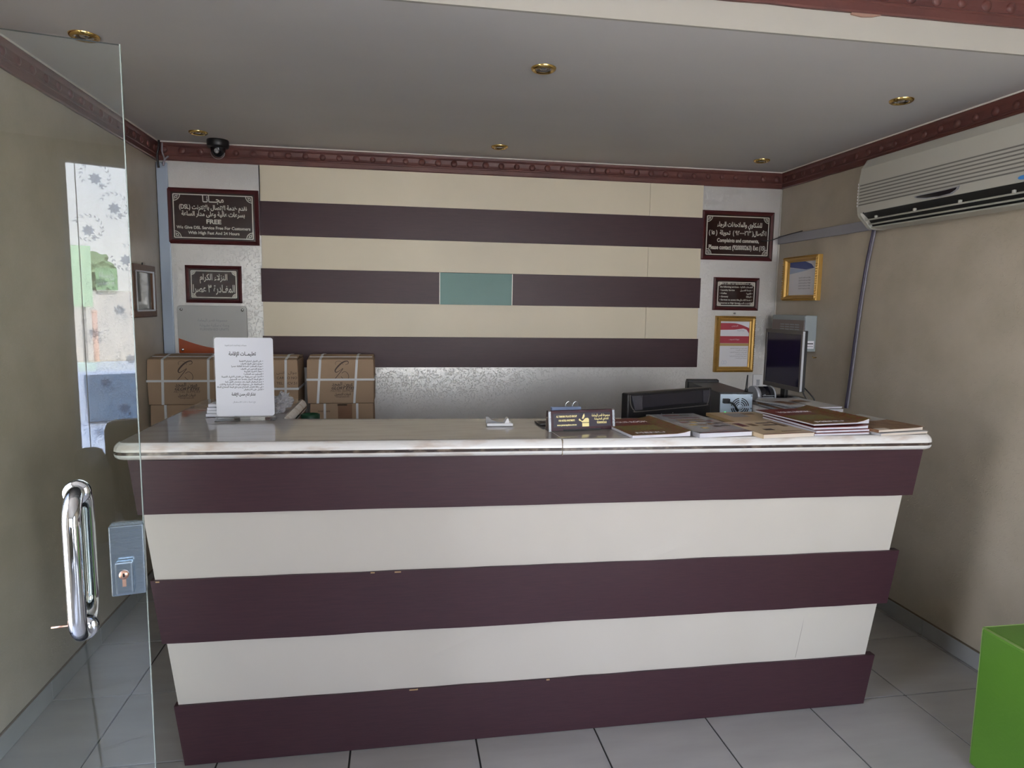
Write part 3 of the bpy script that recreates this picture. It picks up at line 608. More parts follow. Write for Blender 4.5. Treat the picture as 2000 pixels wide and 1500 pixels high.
# ================================================================ cartons
def ribs(b, pts, wd, c, y, k=.000348):
    b.ribbon([((p[0]-c[0])*k, -(p[1]-c[1])*k) for p in pts], wd, y)
BW, BH, BD = .346, .2525, .27
def carton(label, W=BW, sx1=.22, sx2=.81, hz=.60, logo=True, rb=0., top=True):
    t = thing('carton', label, 'cardboard box', group='stacked cartons behind the desk')
    w2_ = W/2; r = random.Random(W)
    vs = [(-w2_, 0, .001), (w2_, 0, .001), (w2_, BD, .001), (-w2_, BD, .001), (-w2_-.003, -.003, BH*.55), (w2_+.002, -.003, BH*.55), (w2_+.002, BD, BH*.55), (-w2_-.003, BD, BH*.55), (-w2_, 0, BH-.001), (w2_, 0, BH-.001), (w2_-.002, BD, BH-.001), (-w2_+.002, BD, BH-.001)]
    MB().add(vs, [(0, 3, 2, 1), (0, 1, 5, 4), (1, 2, 6, 5), (2, 3, 7, 6), (3, 0, 4, 7), (4, 5, 9, 8), (5, 6, 10, 9), (6, 7, 11, 10), (7, 4, 8, 11), (8, 9, 10, 11)]).build('box_body', M['card'], t, .003)
    if top:
        MB().prism([(0.0, BH-.001), (BD*.48, BH+.018), (BD*.48, BH+.021), (0, BH+.002)], 'x', -w2_+.004, w2_-.004).build('top_flap', M['card'], t)
        MB().prism([(BD*.50, BH+.020), (BD, BH+.014), (BD, BH-.001), (BD*.50, BH+.011)], 'x', -w2_+.004, w2_-.004).build('top_flap', M['carddark'], t)
    zt = BH+(.004 if top else -.0008)
    for u in (sx1, sx2):
        x = -w2_+W*u; dx = rb
        b = MB(); b.hexa([(x-.0065+dx, -.0065, .001), (x+.0065+dx, -.0065, .001), (x+.0065+dx, -.0025, .001), (x-.0065+dx, -.0025, .001), (x-.0065, -.0065, zt), (x+.0065, -.0065, zt), (x+.0065, -.0025, zt), (x-.0065, -.0025, zt)])
        if top: b.prism([(-.0065, BH+.0035), (BD*.48, BH+.0235), (BD, BH+.017), (BD, BH+.0145), (BD*.48, BH+.0215), (-.0065, BH)], 'x', x-.0065, x+.0065)
        b.build('strap', M['strap'], t)
    if hz:
        MB().box(-w2_-.005, w2_+.005, -.0085, -.0045, BH*hz-.006, BH*hz+.006).box(w2_+.002, w2_+.005, -.0045, BD, BH*hz-.006, BH*hz+.006).build('strap', M['strap'], t)
        MB().box(-w2_+.01, w2_-.01, BD*.2, BD*.2+.010, BH+.0115, BH+.014).build('strap', M['strap'], t) if top else None
    if logo:
        b = MB(); c = (950, 700); y = -.0040; ox = .028 if sx2 > .9 else .01
        S1 = smooth_line([(1000, 520), (1045, 500), (1040, 462), (990, 465), (930, 500), (870, 560), (835, 615), (850, 645), (895, 625), (960, 580), (935, 620), (880, 690), (820, 762), (770, 782), (735, 762)])
        n = len(S1); ribs(b, S1, [.0022+.0060*max(0, math.sin(PI*min(1, k/(n*.62))))**2 if k < n*.62 else .0034 for k in range(n)], c, y)
        ribs(b, smooth_line([(845, 520), (842, 480), (890, 458), (945, 480), (965, 520)]), .0018, c, y)
        ribs(b, smooth_line([(940, 660), (990, 632), (1040, 670), (1050, 740), (1010, 772), (960, 750), (930, 715)]), .0026, c, y)
        o = b.build('monogram', M['inkb'], t); o.location = (ox, 0, BH*.64)
        text(ar('عيون المجد'), .030, ox, BH*.445, M['inkb'], t, y, bold=.0003, fit=.118); text('GLORY EYES', .022, ox, BH*.352, M['inkb'], t, y, shear=.35, bold=.0005, fit=.130)
        text('HOTEL SUPPLIES', .018, ox, BH*.290, mat('ink_faded', (.14, .095, .07), .7), t, y, shear=.35, fit=.140)
        text(ar('ادوات التجميل'), .021, ox, BH*.215, M['inkb'], t, y, bold=.0003, fit=.09); text('www.gloryeyes.com', .012, ox, BH*.155, M['inkb'], t, y, fit=.075)
    return t
ZBX = 0.0
cols = [(-1.190, 3.985, 'left'), (-.735, 3.955, 'mid'), (-.328, 3.985, 'right')]
lab = {'left': 'cardboard carton with gold-brown monogram, on top of the stack in the left corner', 'mid': 'cardboard carton half hidden behind the white notice stand, top of the middle stack', 'right': 'cardboard carton with monogram and white straps, top of the stack beside the silver wall'}
lab2 = {'left': 'cardboard carton under the top one in the left corner stack', 'mid': 'cardboard carton under the top one behind the notice stand', 'right': 'brown-taped cardboard carton under the top one beside the silver wall'}
plain = None
for (cx, cy, k) in cols:
    tt = carton(lab[k], BW if k != 'right' else .372, .09 if k == 'x' else (.235 if k == 'left' else .20), .925 if k == 'left' else (.82 if k == 'mid' else .75), .53 if k == 'left' else (.36 if k == 'mid' else .55), k != 'mid', -.006 if k != 'right' else -.018)
    tt.location = (cx, cy, BH*4)
    if k == 'mid':
        for q, s_ in enumerate((ar('جوال واتس'), 'CARGO NO', 'TEL: 7:CV.51', 'FAX: 7:VL.0509')): text(s_, .020, .115, BH*.72-q*.030, M['inkb'], tt, -.004, 'RIGHT' if False else 'CENTER', fit=.11)
    t2 = carton(lab2[k], BW*.985 if k != 'right' else .355, .23, .80 if k != 'right' else .745, 0, False, 0, False); t2.location = (cx+.004, cy+.006, BH*3)
    if k == 'right':
        MB().box(-.022, .058, -.0045, -.0032, .02, BH-.004).build('brown_tape', M['tape'], t2); MB().box(-.025, .03, -.006, -.0045, BH-.014, BH-.004).build('tape_scrap', M['bag'], t2)
        text('hotel supply', .014, -.10, BH-.045, M['inkb'], t2, -.0042)
    for lv in range(3):
        if plain is None:
            plain = carton('x', BW*.985, .23, .8, 0, False, 0, False); o = plain
        else: o = dup(plain)
        o.location = (cx, cy+.004, BH*lv); o['label'] = 'cardboard carton %s of the %s stack, hidden behind the counter' % (('at the floor', 'second from the floor', 'third from the floor')[lv], {'left': 'left corner', 'mid': 'middle', 'right': 'right-hand'}[k])
# ================================================================ notice stand and things around it
t = thing('notice_stand', 'clear acrylic stand holding a white A4 page of Arabic instructions on the marble top', 'notice stand', (-.590, 2.755, ZT), .0)
tl = math.radians(-3)
pz = lambda x0, x1, y0, y1, z0, z1: MB().box(x0, x1, y0, y1, z0, z1)
o = MB().prism(rrect(.108, .153, .010), 'y', -.0004, .0006).build('paper_sheet', M['paper'], t); o.location = (0, 0, .170)
MB().box(-.111, .111, -.003, -.0012, .012, .326).build('front_sheet', M['acrylic'], t); MB().box(-.111, .111, .0012, .003, .012, .326).build('rear_sheet', M['acrylic'], t)
MB().box(-.112, .112, -.022, .05, .0, .003).box(-.111, .111, -.006, .006, .003, .012).build('base', M['acrylic'], t)
MB().box(-.111, .111, -.0038, -.003, .0135, .0165).build('lower_edge', M['greyp'], t)
yy_ = -.0007
text(ar('تعليمــات الإقامة'), .020, -.006, .260, M['ink'], t, yy_, bold=.0004, fit=.10)
text(ar('مجموعة قصر اليمامة للوحدات السكنية المفروشة'), .008, -.03, .293, M['inkg'], t, yy_, fit=.08)
LN = ['على النزيل احترام الانظمة', 'يمنع دخول الزوار للغرف', 'موعد المغادرة الساعة الثالثة عصراً', 'يمنع التدخين في الغرف', 'حفظ الاشياء الثمينة', 'التسليم عند المغادرة', 'الادارة غير مسؤولة عن فقدان الاشياء الثمينة', 'دفع قيمة الايجار مقدما عند التسجيل', 'عدم استقبال الزوار بعد منتصف الليل ابدا', 'المحافظة على محتويات الوحدة السكنية والاثاث', 'في حالة فقدان المفتاح يتم دفع قيمة المفتاح كاملة', 'اتصل على الاستقبال']
for q, s_ in enumerate(LN): text(ar(s_.replace('ً', ''))+' •', .0085, .070, .232-q*.0101, M['ink'], t, yy_, 'RIGHT', .00012)
text(ar('نشكر لكم حسن الإقامة'), .015, -.006, .102, M['ink'], t, yy_, bold=.0005, fit=.088); text(ar('مع تحيات ادارة الاستقبال'), .008, -.004, .072, M['inkg'], t, yy_, fit=.085)
t = thing('paper_stack', 'small stack of white booklets peeking out left of the notice stand', 'booklets', (-.70, 2.86, ZT), -.05)
for q in range(4): MB().box(-.058+.003*q, .05, -.03+.004*(q % 2), .06, .002+q*.013, .0135+q*.013, .001).build('booklet', M['pages'], t)
MB().box(-.03, .05, -.02, .06, .0545, .060).build('dark_pad', M['greyp'], t)
# crumpled plastic bag
bagm = mat('bag_film', (.50, .52, .56), .22); bagm.node_tree.nodes['Principled BSDF'].inputs['Alpha'].default_value = .42
bm = bmesh.new(); bmesh.ops.create_icosphere(bm, subdivisions=4, radius=.5); r = random.Random(2)
from mathutils import noise
for v in bm.verts:
    n_ = noise.noise(v.co*4.5)*.5-abs(noise.noise(v.co*7))*.55; v.co *= 1+n_; v.co = Vector((v.co.x*.085+(v.co.z+.5)*.018, v.co.y*.08, (v.co.z+.45)*.085))
me = bpy.data.meshes.new('plastic_bag'); bm.to_mesh(me); bm.free(); me.materials.append(bagm); o = bpy.data.objects.new('plastic_bag', me); C.objects.link(o); o.location = (-.493, 2.93, ZT+.004)
tag(o, 'crumpled clear plastic bag behind the right edge of the notice stand', 'plastic bag')
# bin
t = thing('waste_bin', 'dark green plastic bin behind the counter, rim just showing below the cartons', 'bin', (-.392, 3.12, .751))
MB().lathe([(0, .0), (.028, 0), (.036, .325), (.040, .330), (.040, .337), (.034, .337), (.026, .01), (0, .01)], n=24).build('bucket', M['binm'], t); MB().lathe([(.0365, .30), (.041, .305), (.042, .335), (.037, .338)], n=24).build('rim', M['binm'], t)
# white holder
t = thing('card_holder', 'small empty white plastic card holder on the marble, left of the nameplate', 'card holder', (.385, 2.56, ZT), -.05)
MB().box(-.050, .050, -.030, .030, .001, .005, .001).build('base', M['white'], t)
MB().box(-.050, .050, -.031, -.028, .004, .012).build('front_lip', M['white'], t)
MB().prism([(-.050, .004), (.018, .004), (.018, .008), (-.01, .009), (-.030, .018), (-.040, .029), (-.050, .030)], 'y', .024, .027).build('back_fin', M['greyp'], t)
MB().prism([(.016, .004), (.046, .004), (.046, .012), (.038, .012), (.034, .028), (.028, .028), (.020, .014)], 'y', -.018, .026).build('end_block', M['white'], t)
# nameplate
t = thing('desk_nameplate', 'dark wooden desk nameplate with gold lettering and a gold bird emblem', 'nameplate', (.677, 2.424, ZT), .12)
tb = MB()
tb.prism([(-.004, .002), (.030, .002), (.022, .075), (.012, .077), (.008, .075)], 'x', -.133, .133).build('wooden_block', mat('nameplate_wood', (.045, .010, .016), .12, 0, .5, .5), t)
MB().box(-.075, .075, -.006, .0, .0015, .007).build('foot_recess', M['black'], t)
import mathutils
pl = bpy.data.objects.new('nameplate_face', None)
ang = math.atan2(.012, .073)
def onface(x, h, off): return (x, -.004+.012*(h/.073)-off, .002+h)
pf = MB(); pf.hexa([onface(-.112, .014, .0), onface(.118, .014, .0), onface(.118, .014, -.002), onface(-.112, .014, -.002), onface(-.112, .062, .0012), onface(.118, .062, .0012), onface(.118, .062, -.002), onface(-.112, .062, -.002)])
# simple inset plate
MB().hexa([onface(-.112, .013, .0012), onface(.118, .013, .0012), onface(.118, .013, -.001), onface(-.112, .013, -.001), onface(-.112, .064, .0012), onface(.118, .064, .0012), onface(.118, .064, -.001), onface(-.112, .064, -.001)]).build('inset_plate', mat('nameplate_inset', (.05, .04, .055), .2), t)
for x in (-.128, .1285): MB().prism([(-.009, .001), (.004, .001), (.013, .070), (.008, .077), (.002, .074)], 'x', x-.0045, x+.0045).build('metal_end', M['chrome'], t)
for x, h, s_, m_, f_ in ((-.060, .052, 'AL YAMAMA PALACE GROUP', .0105, .082), (-.060, .037, 'FOR HOTELS APARTMENTS', .0095, .064), (-.060, .021, 'www.yamamapalace.com.sa', .0085, .078), (.078, .053, ar('مجموعة قصر اليمامة'), .0130, .074), (.080, .040, ar('للشقق المفروشة'), .0105, .058), (.081, .026, '920000263', .0105, .040)):
    q = onface(x, h, .0018); text(s_, m_, q[0], q[2], M['goldtext'], t, q[1], bold=.00035, fit=f_, rot=(PI/2-ang*-1*-1, 0, 0))
emb = MB()
def E2(p, o=.002): return [onface(.008+a*.022, .034+b*.022, o) for a, b in p]
emb.add(E2([(-.95, .25), (-.75, .42), (-.45, .05), (-.2, .0), (.3, .45), (.75, .5), (.95, .3), (.95, -.25), (-.3, -.25), (-.55, -.02), (-.8, .02)]), [tuple(range(11))])
emb.add(E2([(-.3, -.35), (.95, -.35), (.95, -.95), (-.3, -.95)]), [(0, 1, 2, 3)])
emb.add(E2([(-.35, .35), (-.1, 1.0), (.12, 1.25), (.2, .8), (-.02, .35)]), [(0, 1, 2, 3, 4)])
emb.build('bird_emblem', M['goldtext'], t)
# calendar base with rings behind the nameplate
t = thing('calendar_base', 'dark flat desk calendar base with pale blue block and two wire arches behind the nameplate', 'desk calendar', (.665, 2.565, ZT), .04)
MB().box(-.130, .06, -.045, .045, .001, .008, .001).build('base_plate', M['black'], t); MB().box(-.128, .06, -.045, -.043, .008, .0105).build('silver_line', M['silverp'], t)
MB().box(-.075, .045, -.012, .012, .008, .068, .002).build('block', M['blue'], t)
for x in (-.005, .025): MB().tube([(x+.014*math.cos(a), -.004, .066+.024*math.sin(a)) for a in [PI*k/12 for k in range(13)]], .0016, 8).build('wire_arch', M['chrome'], t)
# ================================================================ magazines
def cover_mat(name, cols, sc_=(9, 5, 1)):
    m = bpy.data.materials.new(name); m.use_nodes = True; n = m.node_tree; p = n.nodes['Principled BSDF']; p.inputs['Roughness'].default_value = .38
    t = n.nodes.new('ShaderNodeTexCoord'); mp = n.nodes.new('ShaderNodeMapping'); mp.inputs['Scale'].default_value = sc_
    no = n.nodes.new('ShaderNodeTexNoise'); no.inputs['Scale'].default_value = 3; no.inputs['Detail'].default_value = 5; no.inputs['Distortion'].default_value = .6
    cr = n.nodes.new('ShaderNodeValToRGB'); el = cr.color_ramp.elements
    el[0].position, el[0].color = .34, (*cols[0], 1); el[1].position, el[1].color = .68, (*cols[-1], 1)
    for i, c in enumerate(cols[1:-1]): k = el.new(.34+.34*(i+1)/(len(cols)-1)); k.color = (*c, 1)
    n.links.new(t.outputs['Object'], mp.inputs[0]); n.links.new(mp.outputs[0], no.inputs[0]); n.links.new(no.outputs[0], cr.inputs[0]); n.links.new(cr.outputs[0], p.inputs['Base Color'])
    return m
cv_leaf = cover_mat('cover_autumn', [(.13, .015, .012), (.17, .03, .01), (.12, .11, .02), (.20, .07, .015), (.09, .015, .01)], (12, 24, 1))
cv_band = cover_mat('cover_leaf_band', [(.16, .05, .01), (.20, .19, .03), (.10, .13, .02), (.24, .10, .02), (.05, .06, .015)], (14, 30, 1))
cv_red = cover_mat('cover_red', [(.14, .010, .012), (.18, .018, .012), (.12, .012, .01)]); cv_grey = mat('cover_grey', (.36, .36, .38), .2); cv_tan2 = mat('cover_light_tan', (.60, .47, .30), .3); cv_tan = mat('cover_tan', (.46, .32, .16), .3)
cv_brown = cover_mat('cover_brown', [(.13, .06, .03), (.20, .10, .05), (.28, .20, .12)]); cv_pale = cover_mat('cover_pale', [(.42, .44, .45), (.50, .50, .50), (.30, .30, .33)], (3, 9, 1))
maroon = mat('print_maroon', (.12, .01, .02), .4); brn = mat('print_brown', (.16, .08, .03), .4); dk = mat('print_dark', (.03, .02, .02), .4); olive = mat('print_ochre_yellow', (.50, .36, .03), .4)
def magazine(label, loc, rz, W, L, th, cover, pg=None, lift=0, group=None, deco=None, spine=True):
    """local x = width, y = depth; front long edge (pages) at y=0"""
    t = thing('magazine', label, 'magazine', loc, rz, group)
    N = 8; vs = []; fs = []
    def hz(u): return lift*max(0, (u-.70)/.30)**2
    for k in range(N+1):
        u = k/N; z = hz(u); x = -W/2+W*u; vs += [(x, .002, .001), (x, L, .001), (x, .002, th+z), (x, L, th+z)]
    for k in range(N):
        a = 4*k; b = a+4; fs += [(a, b, b+2, a+2), (a+1, a+3, b+3, b+1), (a+2, b+2, b+3, a+3), (a, a+1, b+1, b)]
    fs += [(0, 2, 3, 1), (4*N, 4*N+1, 4*N+3, 4*N+2)]
    MB().add(vs, fs).build('pages', pg or M['pages'], t)
    vs = []; fs = []
    for k in range(N+1):
        u = k/N; z = hz(u); x = -W/2-.002+(W+.004)*u
        vs += [(x, -.001, th+z), (x, L+.001, th+z), (x, -.001, th+z+.0012), (x, L+.001, th+z+.0012)]
    for k in range(N):
        a = 4*k; b = a+4; fs += [(a, b, b+2, a+2), (a+1, a+3, b+3, b+1), (a+2, b+2, b+3, a+3), (a, a+1, b+1, b)]
    fs += [(0, 2, 3, 1), (4*N, 4*N+1, 4*N+3, 4*N+2)]
    MB().add(vs, fs).build('cover', cover, t)
    if deco:
        for nm, m_, x0, x1, y0, y1 in deco:
            z = th+.0014
            MB().box(x0*W-W/2, x1*W-W/2, y0*L, y1*L, z, z+.0003).build(nm, m_, t)
    MB().box(-W/2-.002, -W/2, -.001, L+.001, .0, th+.001).build('spine', cover, t) if spine else None
    return t
def mtext(s_, size, x, y, z, m, t, fit=None): return text(s_, size, x, z, m, t, y, rot=(0, 0, 0), fit=fit)
GM = 'magazines spread on the countertop'
def autumn(label, loc, rz, W, L, th, lift):
    t = magazine(label, loc, rz, W, L, th, cv_leaf, None, lift, GM, [('red_header', cv_red, .0, .92, .56, 1.0), ('leaf_band', cv_band, .06, .80, .26, .54)], False)
    mtext('YOUR ROOM', .040, -.01, L*.74, th+.0032, M['paper'], t, fit=W*.62); mtext('MENU', .030, -.03, L*.09, th+.0032, M['paper'], t, fit=W*.5)
    return t
autumn('red and gold leafy magazine lying right beside the nameplate', (.930, 2.262, ZT), .10, .228, .335, .011, .010)
t = magazine('grey magazine with rows of small pictures, second from the nameplate', (1.170, 2.250, ZT), .10, .216, .42, .016, cv_grey, None, 0, GM,
    [('title_strip', maroon, .25, .60, .88, .93), ('title_strip', dk, .62, .85, .89, .92), ('red_line', maroon, .22, .85, .74, .77), ('ochre_band', brn, .28, .80, .62, .67)]+
    [('small_picture', c, x, x+.13, y, y+.055) for x, y, c in ((.22, .50, maroon), (.40, .49, och), (.60, .52, brn), (.78, .53, maroon), (.25, .36, och), (.42, .34, brn), (.62, .38, brn), (.80, .40, dk), (.60, .26, dk), (.80, .28, dk), (.30, .20, och))]+
    [('bottom_strip', maroon, .0, 1.0, .0, .035), ('bottom_line', maroon, .3, 1.0, .09, .10), ('spine_strip', M['greyp'], -.005, .06, 0, 1)])
magazine('tan magazine partly covered, lying behind the front tan magazine', (1.440, 2.495, ZT), .06, .225, .225, .012, cv_tan, M['pagesc'], 0, GM, [('grey_picture', M['greyp'], .25, .60, .45, .85), ('dark_picture', brn, .62, .85, .7, .85)])
magazine('tan magazine with cream pages in the front row, printed with small brown pictures', (1.398, 2.216, ZT), .11, .216, .265, .014, cv_tan2, M['pagesc'], 0, GM,
    [('round_picture', maroon, .10, .24, .60, .86), ('small_picture', brn, .33, .45, .62, .80), ('dark_bar', dk, .55, .83, .78, .84), ('dark_bar', dk, .57, .85, .62, .68), ('brown_bar', brn, .86, .95, .5, .9), ('brown_line', dk, .30, .48, .28, .38), ('thin_line', brn, .50, .90, .15, .18), ('spine_edge', maroon, 0, 1, .0, .03)])
# stack of four
zz_ = ZT
for q in range(3):
    magazine('thin magazine in the pile under the leafy magazine, %s' % ('lowest of the three', 'middle of the three', 'uppermost of the three')[q], (1.628+.006*(q % 2), 2.240+.004*q, zz_), .05+.03*(q % 2), .232, .33, .0085, cv_red, None, .004 if q == 2 else 0, GM, None, False); zz_ += .0105
autumn('red and gold leafy magazine with a curled corner, on top of the pile', (1.640, 2.262, zz_+.0042), .12, .250, .345, .006, .014)
magazine('pale yellow-edged magazine with a brown cover at the right end of the counter, upper one', (1.868, 2.235, ZT+.0115), .17, .222, .165, .010, cv_brown, M['pagesc'], .003, GM, [('pale_corner', M['pagesc'], .0, .25, .0, .16)])
magazine('white magazine directly under the brown-covered one at the counter end', (1.876, 2.226, ZT), .13, .224, .17, .009, cv_pale, M['pagesc'], 0, GM)
magazine('pale grey magazine with a yellow oval, behind the brown-covered one', (1.920, 2.425, ZT), .12, .200, .20, .010, cv_pale, None, 0, GM, [('yellow_oval', olive, .45, .75, .45, .75), ('dark_strip', dk, .85, 1.0, .15, .22), ('dots', dk, .35, .40, .9, .94), ('dots', dk, .50, .55, .9, .94), ('dots', dk, .75, .80, .9, .94)])
# pile on the right return
zz_ = ZT
for q, (dx, dy, rz, cv, lb) in enumerate(((0, 0, .02, cv_pale, 'bottom magazine of the pile in front of the flat monitor'), (.004, .004, .06, cv_brown, 'second magazine up in the pile in front of the flat monitor'), (-.004, .0, .0, cv_pale, 'third magazine up in the pile in front of the flat monitor'), (.012, .02, .09, cv_pale, 'top magazine of the pile in front of the flat monitor, pale cover'))):
    magazine(lb, (1.845+dx, 2.70+dy, zz_), rz, .235, .30, .0062, cv, None, 0, GM, [('dark_picture', dk, .15, .5, .3, .6), ('brown_picture', brn, .52, .8, .5, .75)] if q == 3 else None); zz_ += .0078
magazine('open pale leaflet with a brown photograph lying on the pile by the computer tower', (1.775, 2.735, zz_+.001), .35, .10, .21, .003, cv_pale, None, 0, GM, [('brown_photo', cv_brown, .3, .9, .2, .7)])
# ================================================================ computers
t = thing('computer_tower', 'black computer tower seen from its pale metal rear panel with fan grille', 'computer', (1.602, 3.0, .751), -.10)
MB().box(-.083, .083, .006, .46, .004, .435, .003).build('case', M['black'], t)
MB().prism([(.46, .0), (.50, .0), (.505, .43), (.49, .450), (.46, .446)], 'x', -.088, .088).build('front_bezel', M['black'], t, .004)
rp_ = MB().box(-.078, .080, .0, .006, .02, .428, .001).build('rear_panel', M['galv'], t)
MB().box(-.083, .083, .003, .007, .004, .437).build('rear_rim', M['black'], t)
b = MB(); cx, cz = .020, .366
for r_ in (.042, .033, .024, .015):
    for k in range(4):
        a0 = k*PI/2+.15; pts = [(cx+r_*math.cos(a0+j*(PI/2-.3)/8), cz+r_*math.sin(a0+j*(PI/2-.3)/8)) for j in range(9)]; b.ribbon(pts, .0048 if r_ > .02 else .003, -.0006)
o = b.build('fan_slots', M['black'], t)
MB().lathe([(0, -.0012), (.012, -.0012), (.013, -.0005)], (cx, 0, cz), 'y', 20).build('fan_hub', M['galv'], t)
MB().box(-.068, -.036, -.020, .0, .385, .408, .003).build('power_plug', M['black'], t)
MB().tube(smooth_line([(-.045, -.018, .392), (-.025, -.028, .385), (-.008, -.03, .362), (.0, -.028, .35)]), .0045, 8).build('power_cable', M['black'], t)
MB().tube(smooth_line([(-.002, -.028, .356), (.008, -.03, .33), (.014, -.03, .30), (.016, -.02, .05), (.02, -.02, .002)]), .003, 8).build('white_cable', M['white'], t)
MB().lathe([(0, -.003), (.0035, -.003), (.0035, 0)], (-.052, 0, .34), 'y', 10).build('green_light', M['led'], t)
for z in (.42, .36, .33, .28): MB().lathe([(0, -.004), (.003, -.004), (.0035, 0)], (.0745, 0, z), 'y', 8).build('screw', M['satin'], t)
for x in (-.02, .05): MB().box(x, x+.02, -.002, 0, .4255, .429).build('clip', M['galv'], t)
t = thing('router_antenna', 'short black stub antenna standing at the rear corner of the computer tower', 'antenna', (1.668, 3.03, .751+.436))
MB().tube([(0, 0, 0), (0, 0, .02), (.003, 0, .082)], [.0065, .0055, .003], 10).build('whip', M['black'], t); MB().lathe([(0, 0), (.008, 0), (.008, .012), (.006, .014)], n=12).build('foot', M['black'], t)
# monitor seen from behind
t = thing('desk_monitor', 'black monitor seen from the back, with a shallow sunken panel, behind the magazines', 'monitor', (1.205, 2.86, .751), .40)
MB().box(-.262, .262, -.012, .030, .15, .468, .006).build('rear_housing', M['black'], t)
vs = []; xs2 = [(-.250, .462), (-.246, .420), (-.222, .392), (-.19, .386), (.20, .386), (.232, .392), (.243, .42), (.246, .462)]
MB().tube([(x, -.013, z) for x, z in smooth_line(xs2, 4)], .0022, 6).build('panel_ridge', M['bezel'], t)
for x0, x1 in ((-.245, -.190), (.196, .242)):
    s_ = -1 if x0 < 0 else 1
    MB().prism([(x0, .457), (x1, .457), (x1+(.012 if s_ < 0 else 0), .395), (x0+.022 if s_ < 0 else x0-.004, .395)] if s_ < 0 else [(x0, .457), (x1, .457), (x1-.012, .397), (x0+.006, .402)], 'y', -.018, -.011).build('speaker_grille', mat('grille', (.05, .048, .06), .6, 0, .5, 0, (400, 1, 0, ONE, .002)), t)
MB().box(-.185, .195, -.0165, -.011, .400, .458, .003).build('sunken_panel', M['blackg'] if False else mat('monitor_panel', (.02, .018, .024), .5), t)
MB().lathe([(0, 0), (.11, 0), (.112, .006), (.10, .012), (0, .016)], (0, .01, 0), n=28).build('foot', M['black'], t); MB().box(-.03, .03, .0, .03, .01, .17, .004).build('stand', M['black'], t)
for x in (-.06, .01): MB().lathe([(0, -.0135), (.0025, -.0135), (.0025, -.012)], (x, 0, .36+.006), 'y', 8).build('screw', M['greyp'], t)
# flat monitor turned sideways
ml = thing('flat_monitor', 'thin flat monitor with dark violet screen, turned sideways near the right wall', 'monitor', (1.985, 3.245, ZT), -PI/2-.0)
# local: x along the screen (far = -x after rotation), screen faces local -y
W, Z0, Z1 = .172, .050, .358
MB().box(-W, W, 0, .022, Z0, Z1, .003).build('back_shell', M['black'], ml)
b = MB()
for x0, x1, z0, z1 in ((-W, W, Z1-.019, Z1), (-W, W, Z0, Z0+.024), (-W, -W+.014, Z0+.024, Z1-.019), (W-.014, W, Z0+.024, Z1-.019)): b.box(x0, x1, -.008, .001, z0, z1)
b.build('bezel', M['bezel'], ml, .001)
MB().box(-W+.014, W-.014, -.0035, -.001, Z0+.024, Z1-.019).build('screen', M['screen'], ml); MB().box(W-.0005, W+.002, -.007, .004, Z0+.004, Z1-.004).build('side_strip', M['silverp'], ml)
MB().box(-.022, .022, .006, .026, .008, .09, .004).build('neck', M['black'], ml); MB().lathe([(0, .0), (.105, .0), (.108, .005), (.09, .011), (.03, .016), (0, .018)], (0, .012, 0), n=32).build('foot', M['blackg'], ml)
MB().box(-.05, .05, .022, .040, .07, .2, .005).build('rear_bulge', M['black'], ml)
MB().tube(smooth_line([(.06, .035, .12), (.09, .05, .09), (.10, .06, .04), (.115, .075, .005)]), .0035, 8).build('cable', M['black'], ml); MB().tube(smooth_line([(.07, .035, .10), (.12, .06, .06), (.15, .085, .02), (.155, .09, .004)]), .0035, 8).build('cable', M['black'], ml)
# small label printer
t = thing('receipt_printer', 'small silver desktop device with a curved black cover beside the tower', 'printer', (1.822, 3.17, ZT), .10)
pf_ = [(-.05, .002)]+[(-.005-.050*math.cos(a), .022+.052*math.sin(a)) for a in [PI*k/12 for k in range(0, 13)]]+[(.05, .002)]
MB().prism([(y, z) for y, z in pf_], 'x', -.052, -.030, True).build('side_cheek', M['silverp'], t)
MB().prism([(y, z) for y, z in pf_], 'x', .048, .056, True).build('side_cheek', M['silverp'], t)
MB().prism([(-.005-.047*math.cos(a), .022+.049*math.sin(a)) for a in [PI*k/12 for k in range(0, 13)]], 'x', -.030, .048, True).build('curved_cover', M['blackg'], t)
MB().box(-.030, .048, -.053, .04, .002, .022, .003).build('base', M['silverp'], t); MB().box(-.024, .044, -.0555, -.05, .028, .0305).build('slot_line', M['silverp'], t)
# ================================================================ right wall items
t = thing('fuse_box', 'grey metal fuse box with louvred front on the right wall behind the monitor', 'fuse box', (XR-.001, 4.0, 1.33), -PI/2)
W = .185
MB().box(-W+.0, W, -.078, 0, 0, .222, .003).build('case', M['fusebox'], t)
MB().box(-W+.01, W-.006, -.084, -.078, .01, .192).build('front_plate', M['fusefront'], t); MB().box(-W+.004, W-.004, -.082, -.078, .195, .217).build('top_strip', M['fusebox'], t)
for r_ in range(5):
    for c_ in range(4): MB().box(-.08+c_*.055, -.035+c_*.055, -.0855, -.084, .10+r_*.015, .106+r_*.015).build('louvre', M['fusebox'], t)
MB().box(W, W+.0008, -.066, -.012, .018, .066).build('white_label', M['paper'], t); MB().box(W+.0008, W+.0012, -.062, -.018, .046, .052).build('label_print', M['ink'], t); MB().box(W+.0008, W+.0012, -.062, -.018, .030, .034).build('label_print', M['inkg'], t)
tag(MB().box(XR-.018, XR-.001, 3.375, 4.285, 2.022, 2.078, .003).build('cable_trunking', M['trunk']), 'grey horizontal cable trunking on the right wall, below the air conditioner', 'cable trunking')
t = thing('corner_bead', 'thin pale vertical bead of filler in the right back corner', 'corner bead', (XR, YB, 0)); MB().tube([(-.005, -.005, 1.13), (-.004, -.005, 1.8), (-.005, -.004, 2.385)], .0055, 6).build('filler', M['plaster'], t)
